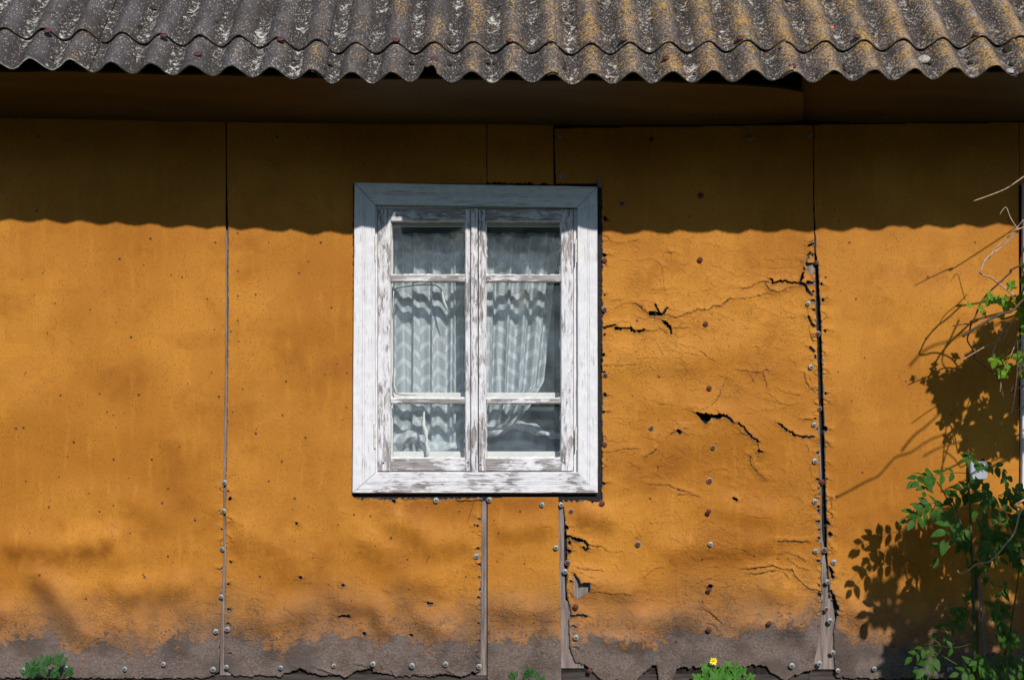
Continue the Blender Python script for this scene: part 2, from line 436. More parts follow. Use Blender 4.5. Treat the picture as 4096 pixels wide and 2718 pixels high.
z7([(245,990),(300,975),(345,965)],6,3); z7([(340,990),(400,995),(480,992)],7,3); z7([(480,1010),(520,1018),(590,1012)],6,3)
z7([(345,965),(400,935),(470,945),(480,990)],2); z7([(590,1010),(680,1020),(730,990),(790,1040)],3)
z7([(755,930),(790,960),(820,1000),(830,1035)],9,4); z7([(850,990),(885,990),(918,940)],5,3); z7([(885,990),(930,995),(985,990)],3)
z7([(1440,655),(1500,645),(1580,600),(1640,592),(1700,615)],4,2)
z7([(1680,570),(1700,605),(1740,590),(1800,585),(1860,600),(1930,610),(1970,610)],9,6)
z7([(1970,600),(1990,660),(2030,705)],8,4); z7([(1990,602),(2055,600)],8,3)
z7([(1935,600),(1960,500),(1978,420),(2020,340)],6,5)
z7([(1985,440),(2010,470),(2050,440)],12,4); z7([(2000,500),(2030,515)],12,4); z7([(2000,290),(2045,270)],7,3)
z7([(2000,900),(2035,960),(2050,975)],8,3); z7([(1985,760),(2000,860),(2010,1000),(2030,1100)],2.5)
z7([(2020,1160),(2050,1185)],10,3); z7([(1965,1380),(1985,1460),(2030,1520),(2065,1500)],4,3)
z7([(1420,1355),(1500,1365),(1560,1375),(1600,1365),(1650,1350)],4,2); z7([(1610,1375),(1640,1450),(1650,1510)],4,2)
z7([(1560,1375),(1540,1430),(1510,1470)],2.5); z7([(1570,1300),(1560,1375)],2)
z7([(700,420),(745,460),(790,480)],2.5); z7([(745,460),(730,560),(725,650)],2); z7([(750,480),(755,560),(770,700)],2)
z7([(760,340),(850,343)],2); z7([(825,350),(825,420)],2)
z7([(220,1315),(330,1310),(400,1320),(520,1300)],2.5); z7([(520,1255),(600,1252),(700,1250)],2)
z7([(1070,1185),(1140,1240),(1195,1275)],3); z7([(810,1170),(860,1200),(960,1210),(1040,1220)],2.2)
z7([(690,1100),(740,1190),(755,1240)],2.2); z7([(900,1130),(960,1160),(1010,1150)],2)
z7([(1195,1000),(1190,1090),(1160,1110)],2); z7([(760,900),(700,920),(660,900),(600,920),(540,900)],1.8)
z7([(1830,900),(1880,910),(1930,890)],2); z7([(1880,1290),(1900,1330),(1880,1380)],2)
z8([(1300,15),(1265,100),(1245,170),(1215,210),(1170,250),(1100,295),(1065,295)],3.5,2)
z8([(1045,325),(1090,345),(1170,350)],14,7); z8([(1170,350),(1240,338),(1300,345),(1350,400)],7,6); z8([(1090,370),(1120,405)],10,3)
z8([(1215,300),(1240,340)],4,3)
z8([(1395,410),(1440,440),(1480,490),(1520,530),(1570,570)],6,4); z8([(1385,450),(1420,490),(1480,520)],4,2)
z8([(1570,575),(1580,655),(1570,700)],4,2); z8([(1570,648),(1598,655)],7,2); z8([(1500,690),(1510,770),(1550,800),(1580,840),(1625,885)],5,3)
z8([(825,500),(880,478),(940,450)],4,2); z8([(880,480),(910,482)],13,4); z8([(600,700),(650,670),(700,640)],4,2)
z8([(700,640),(780,540),(830,500)],1.8); z8([(600,535),(700,560)],1.8)
z8([(260,665),(350,650),(430,632),(530,630)],3,2); z8([(630,935),(700,940),(810,945),(860,975),(960,1000),(1060,1045)],3.5,2); z8([(880,1025),(980,1025)],3,2)
z8([(1740,410),(1790,440),(1840,480),(1890,515),(1950,525),(2050,525)],6,4)
z8([(1650,160),(1700,190),(1760,230),(1840,260),(1910,240)],2.5); z8([(1740,110),(1800,150),(1890,170),(1930,180)],2.2); z8([(1650,210),(1720,240),(1780,250)],2.2)
z8([(1505,0),(1540,60)],3); z8([(710,750),(715,830)],2.2); z8([(1360,1050),(1385,1065)],8,2); z8([(1385,1070),(1355,1130)],2.5)
qe = random.Random(17)
def edge_tears(n, x_of_y, y0, y1, side):
    for k in range(n):
        y = y0+(y1-y0)*(k+qe.uniform(.1,.9))/n; x = x_of_y(y)-side*qe.uniform(4, 15); kind = qe.random()
        if kind < .55:
            r = qe.uniform(2.6, 6.6); m = qe.randint(6, 9)
            HOLES.append([(x+r*qe.uniform(.5,1.3)*math.cos(6.283*t/m), y+r*qe.uniform(.6,1.5)*math.sin(6.283*t/m)) for t in range(m)])
            CR.append(([(x, y), (x-side*qe.uniform(6,22), y+qe.uniform(-8,8))], qe.uniform(2,4), 2))
        else:
            h = qe.uniform(12, 40); b = side*qe.uniform(5, 14)
            CR.append(([(x+side*6, y-h*.5), (x-b, y-h*.15), (x-b*1.1, y+h*.2), (x+side*5, y+h*.5)], qe.uniform(1.8,3.6), 3))
HOLES = []
edge_tears(34, lambda y: np.interp(y, [920,1300,1600,1900,2200,2400], [3256,3266,3274,3280,3286,3290]), 950, 2460, 1)
edge_tears(20, lambda y: np.interp(y, [1060,1300,1600,1900,2200,2400], [3272,3284,3292,3300,3308,3325]), 1080, 2560, -1)
edge_tears(15, lambda y: 1926, 2040, 2660, 1)
edge_tears(14, lambda y: 2407, 800, 1960, -1)
edge_tears(8, lambda y: np.interp(y, [2000,2200,2400,2600], [2255,2270,2275,2290]), 2060, 2600, -1)
edge_tears(9, lambda y: 898, 1900, 2640, 1); edge_tears(9, lambda y: 907, 1900, 2640, -1)
for a in ((2010,0,2035,110),(1990,600,2010,700),(2020,770,2030,900),(2010,930,2040,990)):
    z8([(a[0],a[1]),(a[2],a[3])],2.5)
z8([(1960,380),(2020,375)],5,3); z8([(0,1395),(60,1420),(100,1450),(105,1480)],9,5); z8([(110,1455),(180,1470),(240,1475)],3)
z8([(1780,1425),(1870,1425),(1950,1430),(2000,1420)],4,3); z8([(1500,1210),(1580,1225),(1670,1220)],2)
zc([(660,605),(720,615),(800,620),(880,630)],3.5,2); zc([(570,330),(620,340),(680,370),(720,370),(752,400)],9,5)
zc([(715,430),(735,450)],12,4); zc([(755,405),(880,425),(930,470),(1050,465)],2.5); zc([(580,350),(620,420),(590,500)],4,3)
zc([(640,650),(665,700),(690,750),(665,840),(650,850)],5,5); zc([(690,745),(730,745),(765,730)],12,4); zc([(690,790),(720,790),(750,770)],14,4)
zc([(790,815),(880,815),(960,830),(1060,825),(1110,835)],3,2); zc([(1740,960),(1800,980),(1860,1040),(1900,1080)],4,3); zc([(1740,890),(1745,950)],3)
zc([(2050,610),(2150,620),(2240,600),(2363,590)],3.5,2); zc([(2190,660),(2300,635),(2363,625)],3.5,2)
zc([(600,1020),(680,1010),(750,1015)],8,3); zc([(1250,680),(1320,620),(1400,600)],2.5); zc([(2060,440),(2140,480),(2185,510)],2.5)
zc([(690,650),(800,690)],2.5); zc([(1780,1080),(1840,1100),(1880,1150)],3); zc([(1700,740),(1790,700),(1860,710)],2.5)
zc([(1790,770),(1810,760)],14,3); zc([(1830,820),(1900,780),(2000,760)],2.5)
zd([(0,610),(100,600),(200,580),(300,620),(370,620),(400,680),(480,760),(550,790),(610,800)],5,4)
zd([(250,380),(380,378),(450,375),(505,385)],4,3); zd([(0,660),(100,650),(240,625),(300,650),(340,700)],3,2)
zd([(250,490),(330,470),(400,500),(470,540)],3,2); zd([(330,520),(420,600),(500,620)],3,2); zd([(600,830),(620,870)],14,4)
zd([(590,100),(605,115)],11,4); zd([(590,200),(610,240)],13,4); zd([(600,350),(618,355)],8,3); zd([(590,545),(615,550)],8,3)
zd([(670,130),(710,90),(700,20)],3,3); zd([(670,210),(690,235)],9,4); zd([(690,270),(712,200)],2.5); zd([(690,400),(712,450)],4,3)
zd([(695,600),(720,680)],7,5); zd([(700,800),(740,900),(760,960)],9,6); zd([(600,1110),(620,1100)],8,3); zd([(735,960),(760,1010)],6,4)
zb([(765,1020),(850,1015)],6,3); zb([(1530,900),(1570,905)],6,2); zb([(1480,890),(1540,900)],2.5)
for (x, y) in ((970,15),(1240,20),(1235,30),(1380,1175),(980,1165),(440,685),(800,745),(1180,800),(405,220)):
    zb([(x-4, y), (x+4, y+6)], 7, 2)
zb([(900,10),(960,18),(1010,8),(1120,14),(1240,12),(1330,20),(1480,10),(1560,12)], 2.5, 3)
zb([(1780,20),(1860,32),(1950,22),(1990,20)], 5, 6)
for (x, y) in ((100,1480),(340,1440),(480,1400)): pass
zb([(400,1470),(480,1490)],4,3); zb([(590,1470),(640,1480),(700,1510),(760,1540),(830,1550)],5,5); zb([(930,1440),(1000,1460),(1120,1450),(1140,1480)],4,4)
zb([(1210,1490),(1240,1540),(1330,1520)],5,4); zb([(1400,1520),(1560,1535),(1640,1510)],3,4); zb([(1700,1490),(1760,1530),(1850,1545),(1950,1500)],5,4)
# small random cracks around the damaged panel and the damp foot of the wall
rr = random.Random(5)
for _ in range(950):
    if rr.random() < .62: x, y = rr.uniform(2420, 3240), rr.uniform(960, 2480)
    else: x, y = rr.uniform(900, 4000), 2500 - abs(rr.gauss(0, 170))
    if 1400 < x < 2420 and y < 2000: continue
    a = rr.gauss(0, .5) if rr.random() < .7 else rr.uniform(0, 3.1); p = [(x, y)]
    for k in range(rr.randint(2, 5)):
        L = rr.uniform(5, 16); a += rr.uniform(-.9, .9); x += L*math.cos(a); y += L*math.sin(a)*.8; p.append((x, y))
    CR.append((p, rr.uniform(.9, 1.9), rr.uniform(.3, 1.0)))

# nail holes, overview coordinates
DOTS = [(99,630),(276,598),(347,551),(110,769),(303,778),(230,909),(320,911),(261,958),(170,1020),(38,988),(55,987),(140,912),(433,885),
 (155,1053),(262,1060),(247,950),(415,1030),(388,1127),(375,1160),(96,1324),(331,1325),(393,1408),(335,1330),(113,1170),(388,1283),
 (497,560),(478,690),(495,760),(488,860),(505,915),(549,538),(549,626),(549,683),(549,740),(551,788),(533,765),(765,710),(652,958),(650,1065),
 (560,898),(537,950),(710,316),(842,380),(640,315),(705,1010),(690,630),(800,860),(800,940),(660,880),(590,1000),(620,1110),(680,1150),
 (817,1187),(880,1150),(985,1170),(1060,1180),(903,1240),(855,1190),(940,1290),(1095,1210),(1140,1200),(1200,1180),(1150,1230),(1210,1300),
 (1990,1090),(1995,826),(1930,1145),(2030,1220),(2090,880),(2140,640),(2000,1310),(1975,690),(1960,560),(2200,520),(2250,560),(1905,640),(2195,955),
 (85,486),(88,315),(1620,1290),(1740,1282),(1400,1060),(1520,870),(1470,740),(1560,1480),(1770,650),(1500,1150),(2240,1170),(2040,1460),
 (230,1180),(60,1110),(300,1230),(200,1380),(450,1200),(350,1060),(128,700),(420,640),(60,860),(740,560),(620,560),(590,680),(780,1210),(600,1330),(1075,1330),(950,1100)]
DOTS = [(x*1.7333, y*1.7333, rr.uniform(3.2, 5.2)) for x, y in DOTS]
for _ in range(170):
    DOTS.append((rr.uniform(0, 4050), rr.uniform(560, 2600), rr.uniform(1.8, 3.6)))

# buckles of the board: (points, sigma px, mm) - ridges running along a line
BK = [([(60,2170),(250,2190),(420,2150)],62,13), ([(150,2290),(260,2390),(330,2520)],60,15), ([(-120,2400),(20,2440)],60,12),
 ([(500,2370),(600,2350),(720,2330)],60,12), ([(0,1650),(120,1600)],90,8), ([(430,1990),(560,2010),(640,2060)],60,6),
 ([(940,2130),(1080,2190),(1200,2240)],80,8), ([(1080,2480),(1200,2440)],55,14), ([(1370,2400),(1500,2420),(1540,2500)],48,14),
 ([(1560,2070),(1680,2120)],60,9), ([(1450,2150),(1560,2210)],60,9), ([(1720,2180),(1850,2150)],55,8), ([(1700,2480),(1790,2520)],50,13),
 ([(1960,2100),(2060,2120),(2180,2090)],50,7), ([(1960,2430),(2200,2440)],50,12), ([(2330,2060),(2420,2070)],50,9),
 ([(2920,2040),(3080,2060)],60,9), ([(2700,2200),(2860,2180),(3050,2170)],60,9), ([(2350,2330),(2500,2360)],50,10),
 ([(2560,2480),(2760,2460)],60,9), ([(3080,2350),(3140,2370)],60,9), ([(3350,2400),(3450,2470)],60,14), ([(3000,2490),(3200,2500)],50,10),
 ([(2450,2560),(2560,2570)],40,9), ([(3600,1160),(3760,1200)],110,6), ([(1050,1300),(1250,1280)],110,5), ([(1600,2300),(1750,2330)],60,7),
 ([(2420,1450),(2700,1440),(2950,1400)],80,8), ([(2600,1600),(2900,1640)],80,7), ([(2700,1780),(3000,1720)],90,8), ([(300,1250),(500,1230)],130,5)]

def seg_dist(X, Y, x0, y0, x1, y1):
    dx, dy = x1-x0, y1-y0; L = dx*dx+dy*dy+1e-9
    t = np.clip(((X-x0)*dx + (Y-y0)*dy)/L, 0, 1)
    return np.hypot(X-x0-t*dx, Y-y0-t*dy)

def in_poly(x, y, poly):
    c = False; j = len(poly)-1
    for i in range(len(poly)):
        if (poly[i][1] > y) != (poly[j][1] > y) and x < (poly[j][0]-poly[i][0])*(y-poly[i][1])/(poly[j][1]-poly[i][1])+poly[i][0]: c = not c
        j = i
    return c
HOLES += [zmap([(632,655),(668,690),(690,742),(745,728),(772,725),(762,800),(715,835),(680,866),(645,852),(632,760)], 2000, 1988, 2.148),
  zmap([(1062,335),(1110,322),(1172,340),(1240,335),(1290,345),(1240,362),(1170,366),(1135,400),(1118,412),(1085,380)], 2300, 1500, 2.148),
  zmap([(635,862),(690,850),(705,868),(740,872),(700,880),(650,880)], 2300, 850, 2.148),
  zmap([(1975,430),(2010,440),(2052,425),(2060,470),(2045,520),(2010,515),(1995,480)], 2300, 850, 2.148)]
STEP = 3.4   # photo px per grid cell (3.6 mm)
def panel(xl, xr, ytop, ybot, y0=0.0, hole=None, keep=None, amp=1.0, label=None, rag_l=0, rag_r=0):
    """one board. xl/xr: [(py, px)] edge polylines; ytop/ybot [(px,py)] polylines"""
    yt = min(p[1] for p in ytop); yb = max(p[1] for p in ybot)
    ny = int((yb-yt)/STEP)+2; py = np.linspace(yt, yb, ny)
    L = np.interp(py, [p[0] for p in xl], [p[1] for p in xl]); R = np.interp(py, [p[0] for p in xr], [p[1] for p in xr])
    if rag_l: L = L + vnoise(py/9, py*0+3.3, 3, 3)*rag_l
    if rag_r: R = R + vnoise(py/9, py*0+8.3, 4, 3)*rag_r
    nx = int((R-L).max()/STEP)+2
    u = np.linspace(0, 1, nx)
    X = L[:, None] + (R-L)[:, None]*u[None, :]; Y = np.repeat(py[:, None], nx, 1)
    H = np.zeros_like(X); CRK = np.zeros_like(X); DEL = np.zeros(X.shape, bool); FL = np.zeros_like(X)
    low = np.clip((Y-1500)/1100, 0, 1)
    H += vnoise(X/260, Y/200, 21, 2)*(1.2+5.0*low)*amp + vnoise(X/70, Y/60, 22, 3)*(.25+1.6*low**1.5)*amp
    SHADE_DIRT = np.zeros_like(X)
    EF = np.clip(np.minimum(X-L[:, None], R[:, None]-X)/70, .12, 1)
    for pts, sg, mm in BK:
        xs = [p[0] for p in pts]; ys = [p[1] for p in pts]
        if max(xs)+3*sg < L.min() or min(xs)-3*sg > R.max(): continue
        d = np.full(X.shape, 1e9)
        for a, b in zip(pts[:-1], pts[1:]): d = np.minimum(d, seg_dist(X, Y, *a, *b))
        H += mm*1.75*np.exp(-(d/(sg*.95))**2)*EF
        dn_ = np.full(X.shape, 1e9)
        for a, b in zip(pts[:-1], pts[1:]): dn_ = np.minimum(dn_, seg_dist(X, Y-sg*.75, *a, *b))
        SHADE_DIRT = np.maximum(SHADE_DIRT, min(1, mm/14)*np.exp(-(dn_/(sg*.8))**2))  # dirt plus painted shade on the lower side of each buckle
    r0 = int(0)
    for pts, w, lift in CR:
        xs = [p[0] for p in pts]; ys = [p[1] for p in pts]; mg = 34 if w > 4.5 else 20
        i0 = np.searchsorted(py, min(ys)-mg); i1 = np.searchsorted(py, max(ys)+mg)
        if i1-i0 < 2: continue
        xa, xb = L[i0:i1].min(), R[i0:i1].max()
        j0 = int((min(xs)-mg-xa)/(xb-xa)*nx)-10; j1 = int((max(xs)+mg-xa)/(xb-xa)*nx)+10
        j0 = max(0, j0); j1 = min(nx, j1)
        if j1-j0 < 2: continue
        x, y = X[i0:i1, j0:j1], Y[i0:i1, j0:j1]
        wob = vnoise(x/11, y/11, 9, 2)*(3.0 if w > 2 else 1.5)
        x2 = x+wob; y2 = y+vnoise(x/9+40, y/9, 10, 2)*(3.0 if w > 2 else 1.5)
        d = np.full(x.shape, 1e9)
        sd = np.zeros(x.shape)
        for (ax, ay), (bx, by) in zip(pts[:-1], pts[1:]):
            ex, ey = bx-ax, by-ay; t = np.clip(((x2-ax)*ex+(y2-ay)*ey)/(ex*ex+ey*ey+1e-9), 0, 1)
            qx, qy = x2-ax-t*ex, y2-ay-t*ey; dd = np.hypot(qx, qy); m_ = dd < d
            d = np.where(m_, dd, d); sd = np.where(m_, qx*.34-qy*.94, sd)
        up = np.clip(.5+sd/3.0, 0, 1)
        ends = min(1, w/4)
        hw = w*.5*(1+.7*vnoise(x/14, y/14, 12, 2))
        CRK[i0:i1, j0:j1] = np.maximum(CRK[i0:i1, j0:j1], np.clip(1.2-d/(hw+1.0), 0, 1)*min(1, .5+w*.14))
        H[i0:i1, j0:j1] += lift*np.exp(-d/(9+w)) * (.25+up*1.6)
        if w < 4.5: H[i0:i1, j0:j1] -= (lift+.6)*np.exp(-(d/(hw+1.4))**2)
        FL[i0:i1, j0:j1] = np.maximum(FL[i0:i1, j0:j1], np.exp(-(d/20)**2)*min(.8, w*.16))
        if w >= 5.5: DEL[i0:i1, j0:j1] |= d < hw*.55
    for x0, yy, r in DOTS:
        i0 = np.searchsorted(py, yy-14); i1 = np.searchsorted(py, yy+14)
        if i1-i0 < 2: continue
        d = np.hypot(X[i0:i1]-x0, Y[i0:i1]-yy)
        m = d < 16
        if not m.any(): continue
        CRK[i0:i1] = np.maximum(CRK[i0:i1], np.clip(1.5-d/(r*1.25), 0, 1))
        H[i0:i1] += np.where(m, .7*np.exp(-(d/8)**2)-1.6*np.exp(-(d/r)**2), 0)
    # outline
    tp = np.interp(X, [p[0] for p in ytop], [p[1] for p in ytop]); bt = np.interp(X, [p[0] for p in ybot], [p[1] for p in ybot])
    rag = vnoise(X/14, Y/14, 30, 3)
    DEL |= (Y < tp) | (Y > bt + rag*6)
    if hole:
        hx0, hx1, hy0, hy1 = hole
        bott = hy1 + np.abs(vnoise(X/22, Y*0, 33, 3))*9
        DEL |= (X > hx0) & (X < hx1+rag*2.2) & (Y > hy0) & (Y < bott)
    for poly in HOLES:
        xs = [p[0] for p in poly]; ys = [p[1] for p in poly]
        if max(xs) < L.min() or min(xs) > R.max(): continue
        ii, jj = np.where((X > min(xs)) & (X < max(xs)) & (Y > min(ys)) & (Y < max(ys)))
        for a_, b_ in zip(ii, jj):
            if in_poly(X[a_, b_]+rag[a_, b_]*3, Y[a_, b_]+rag[a_, b_]*3, poly): DEL[a_, b_] = True
    # torn rims show the grey fibre: cells next to a hole
    TR = DEL.copy(); TR[Y < tp+2] = False; TR[Y > bt+rag*6-1] = False
    RIM = TR.copy()
    for a_, b_ in ((1,0),(-1,0),(0,1),(0,-1),(2,0),(0,2)): RIM |= np.roll(TR, (a_, b_), (0, 1))
    RIM &= (vnoise(X/10, Y/10, 35, 2) > -.35)
    if rag_l > 1: RIM |= (X-L[:, None] < 4+rag*4)
    if rag_r > .8: RIM |= (R[:, None]-X < 3+rag*4)
    H += np.where(RIM & (H < 20), .8, 0)
    bare0 = np.interp(X, [0, 100, 200, 330, 430, 560, 700, 800, 880, 905, 1050, 1120, 1250, 1340, 1500, 1600, 1700, 1800, 1925, 1950, 2240, 2270, 2400, 2520, 2620, 2700, 2800, 2950, 3100, 3270, 3330, 3420, 3600, 3800, 4096],
                          [2585,2580,2560,2640,2600,2640,2570,2575,2570,2580,2590,2640,2565,2565,2600,2565,2610,2575,2600,2580,2580,2600,2575,2600,2620,2540,2545,2570,2545,2500,2520,2600,2620,2640,2640])
    BARE = (Y-bare0+24)/54.0
    BARE = np.where(RIM & (Y > 900), 2.5, BARE)
    FADE = np.clip((Y-2350)/190, 0, 1)
    FL = np.maximum(FL, np.clip((Y-2230)/260, 0, 1)*(.75+.25*vnoise(X/120, Y/90, 40, 2)))
    rt = np.clip((X-2300)/100, 0, 1)*np.clip((3300-X)/60, 0, 1)*np.clip((Y-900)/200, 0, 1)
    FL = np.maximum(FL, rt*np.clip(.28+.45*vnoise(X/170, Y/130, 41, 3), 0, 1)) ; FL = np.maximum(FL, .07)
    FL = np.clip(FL, 0, 1)*np.clip((Y-860)/80, .25, 1)
    ST = np.clip(vnoise(X/240, Y/150, 50, 3)*1.4-.42, 0, 1)*np.clip((Y-800)/400, .15, 1)*.5
    # damp stains below the window and beside joints; others paint buckle shade, dirt
    for (sx, sy, sw, sh, k) in ((1640,2020,220,60,.8),(1330,2060,80,120,.4),(2080,2010,120,40,.7),(2340,2090,60,60,.7),(1600,2230,160,60,.5),(1080,2200,180,90,.5),
                                (300,2250,240,50,.55),(270,2430,150,90,.5),(640,2440,110,60,.5),(2950,2120,120,70,.5),(3100,2200,90,60,.4),(860,1800,60,300,.3),(1000,1000,180,90,.4),(3680,1090,240,60,.5)):
        ST = np.maximum(ST, k*np.exp(-((X-sx)/sw)**2-((Y-sy)/sh)**2))
    ST = np.maximum(ST, SHADE_DIRT*np.clip((Y-1900)/300, 0, 1)*.85)
    # to the world
    wx = (X-2048)/S; wz = CZ+(1359-Y)/S; wy = y0 - np.maximum(H, -1.5)/1000
    idx = np.arange(nx*ny).reshape(ny, nx)
    ok = ~(DEL[:-1, :-1] | DEL[1:, :-1] | DEL[:-1, 1:] | DEL[1:, 1:])
    a = idx[:-1, :-1][ok]; b = idx[:-1, 1:][ok]; c = idx[1:, 1:][ok]; d = idx[1:, :-1][ok]
    F = np.stack([a, d, c, b], 1)      # normal towards -y
    used = np.zeros(nx*ny, bool); used[F] = True
    remap = np.cumsum(used)-1; F = remap[F]
    V = np.stack([wx.ravel(), wy.ravel(), wz.ravel()], 1)[used]
    at = {n: arr.ravel()[used] for n, arr in dict(crack=CRK, bare=BARE, fade=FADE, flake=FL, stain_shade=ST).items()}
    # rim: boundary edges pushed back 5 mm so that the board has a thickness
    E = np.concatenate([F[:, [0,1]], F[:, [1,2]], F[:, [2,3]], F[:, [3,0]]])
    n = len(V); key = E[:,0].astype(np.int64)*n+E[:,1]; rev = E[:,1].astype(np.int64)*n+E[:,0]
    bd = E[~np.isin(key, rev)]
    bv = np.unique(bd); rm = np.full(n, -1); rm[bv] = n+np.arange(len(bv))
    VB = V[bv].copy(); VB[:, 1] += .0055
    FR = np.stack([bd[:,1], bd[:,0], rm[bd[:,0]], rm[bd[:,1]]], 1)
    V = np.concatenate([V, VB]); nf = len(F); F = np.concatenate([F, FR])
    me = bpy.data.meshes.new('wall_panel')
    me.vertices.add(len(V)); me.vertices.foreach_set('co', V.astype(np.float32).ravel())
    me.loops.add(len(F)*4); me.loops.foreach_set('vertex_index', F.astype(np.int32).ravel())
    me.polygons.add(len(F)); me.polygons.foreach_set('loop_start', np.arange(0, len(F)*4, 4, dtype=np.int32))
    me.polygons.foreach_set('loop_total', np.full(len(F), 4, np.int32))
    mi = np.zeros(len(F), np.int32); mi[nf:] = 1
    me.update(calc_edges=True)
    me.polygons.foreach_set('material_index', mi); me.polygons.foreach_set('use_smooth', mi == 0)
    for nme, arr in at.items():
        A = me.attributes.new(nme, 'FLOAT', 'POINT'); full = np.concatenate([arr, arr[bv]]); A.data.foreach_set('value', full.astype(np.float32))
    me.materials.append(M['paint']); me.materials.append(M['fibre']); me.update()
    o = bpy.data.objects.new('wall_panel', me); C.objects.link(o); o.parent = house
    if label: o['label'] = label
    return o

TOPY = [(-600,460),(0,468),(900,484),(1500,492),(2100,494),(2200,495)]
BOT1 = [(-600,2712),(820,2713),(850,2700),(890,2686)]
p1 = panel([(0,-560),(2800,-560)], [(400,902),(900,903),(1300,903),(1700,897),(2200,893),(2400,888),(2620,880),(2800,868)], TOPY, BOT1, rag_r=.5)
p2 = panel([(400,906),(700,908),(900,912),(1300,912),(1700,907),(1900,903),(2200,905),(2500,898),(2640,896),(2800,930)],
           [(400,1946),(1900,1946),(1985,1930),(2200,1928),(2400,1926),(2700,1922)], TOPY,
           [(895,2682),(940,2702),(1120,2706),(1165,2686),(1200,2672),(1230,2690),(1390,2704),(1440,2680),(1460,2674),(1500,2682),(1560,2702),(1650,2704),(1740,2706),(1780,2690),(1820,2704),(1900,2690),(1930,2690)],
           hole=(1414,2100,737,1985), rag_r=1.0, rag_l=.6)
ED3 = ([(400,1949),(800,1950),(1900,1950),(2800,1950)], [(400,2212),(730,2214),(1800,2214),(2000,2234),(2200,2235),(2400,2242),(2800,2246)])
p3a = panel(*ED3, TOPY, [(1900,734),(2300,738)], rag_r=.5)
p3 = panel(*ED3, [(1900,1985),(1990,1988),(2100,1984),(2300,1988)], [(1900,2760),(2300,2760)], rag_r=.5)
p4 = panel([(400,2217),(640,2220),(735,2226),(1990,2240),(2003,2250),(2040,2255),(2100,2262),(2150,2267),(2250,2270),(2350,2264),(2400,2272),(2440,2284),(2460,2282),(2480,2274),(2580,2279),(2620,2290),(2800,2300)],
           [(400,3253),(800,3252),(920,3256),(1060,3258),(1300,3266),(1600,3274),(1900,3280),(2200,3286),(2400,3290),(2520,3282),(2620,3262),(2660,3250),(2800,3245)],
           [(2200,512),(2500,507),(2800,504),(3000,500),(3260,497)],
           [(2250,2600),(2290,2622),(2300,2650),(2340,2662),(2365,2680),(2400,2722),(2545,2726),(2590,2680),(2610,2660),(2625,2660),(2635,2726),(2690,2726),(2708,2674),(2800,2666),(2985,2668),(3010,2656),(3060,2666),(3095,2700),(3140,2718),(3190,2696),(3250,2678),(3300,2676)],
           hole=(2000,2406,738,1996), rag_l=2.2, rag_r=1.6)
p5 = panel([(400,3256),(800,3257),(1000,3262),(1060,3272),(1300,3284),(1600,3292),(1900,3300),(2200,3308),(2300,3312),(2380,3318),(2420,3345),(2470,3345),(2520,3335),(2640,3338),(2800,3345)],
           [(400,4075),(1000,4075),(2800,4092)],
           [(3200,497),(3500,494),(4096,488),(4700,486)], [(3330,2690),(3345,2708),(3500,2716),(4700,2716)], hole=(4080,4700,742,1940), rag_l=1.6)
p6 = panel([(400,4078),(2100,4078),(2800,4095)], [(400,4660),(2800,4660)], [(3200,497),(3500,494),(4096,488),(4700,486)], [(3330,2714),(4700,2716)], hole=(4079,4640,742,1945), y0=.001)

# ---- screws with washers on the panels
SC = []
def sc(lst, kind, par, f=1.7333):
    for x, y in lst: SC.append((x*f, y*f, kind, par))
sc([(1292,314),(1298,407),(1868,312),(1730,319)], 's', p4); sc([(1435,470)], 'g', p4); sc([(1503,322),(1617,451)], 'r', p4)
sc([(1395,601),(1395,1025),(1389,1161)], 'r', p4); sc([(1395,713),(1397,864)], 'g', p4)
sc([(1615,599),(1628,747),(1636,895),(1634,1178),(1635,1359),(1635,1450),(1772,1434)], 'r', p4)
sc([(1645,1031),(1637,1108),(1503,986),(1472,1254)], 'g', p4); sc([(1638,1253)], 's', p4)
sc([(1864,700),(1871,846),(1878,979),(1880,1063),(1880,1156),(1881,1270),(1889,1528),(1826,1533)], 's', p4)
sc([(1883,606),(1896,1111)], 'r', p5); sc([(1887,770),(1891,942),(1902,1268),(1905,1403)], 'g', p5)
sc([(1908,1340),(1914,1430),(1920,1503),(1923,1296),(1932,1544),(2016,1540)], 's', p5)
sc([(1007,1153),(1129,1152),(1100,1282)], 's', p2); sc([(1251,1163),(1283,1262)], 's', p3); sc([(1295,1163),(1304,1317),(1329,1468)], 's', p4)
sc([(1318,1178),(1310,1297)], 'g', p4); sc([(1328,1398),(1360,1545)], 'r', p4)
sc([(519,1112),(517,1178),(514,1265),(512,1374),(500,1454)], 's', p1); sc([(526,1449)], 's', p2)
sc([(100,2676),(269,2668),(503,2670),(657,2650),(856,2672)], 's', p1, 1); sc([(909,2662),(1125,2665),(1338,2657),(1493,2650),(1649,2657),(1783,2651),(1917,2660)], 's', p2, 1)
sc([(3660,2670),(3795,2674),(3960,2668)], 's', p5, 1)
def washer_mesh():
    w = MB(); w.lathe((0,0,0), [(.0134,0),(.0134,.0010),(.0110,.0018),(.0075,.0028),(.0060,.0030)], 20)
    return w
def head_mesh():
    h = MB(); h.lathe((0,0,0), [(.0072,.0022),(.0066,.0046),(.0046,.0060),(.0018,.0064)], 12); return h
import copy
protos = {}
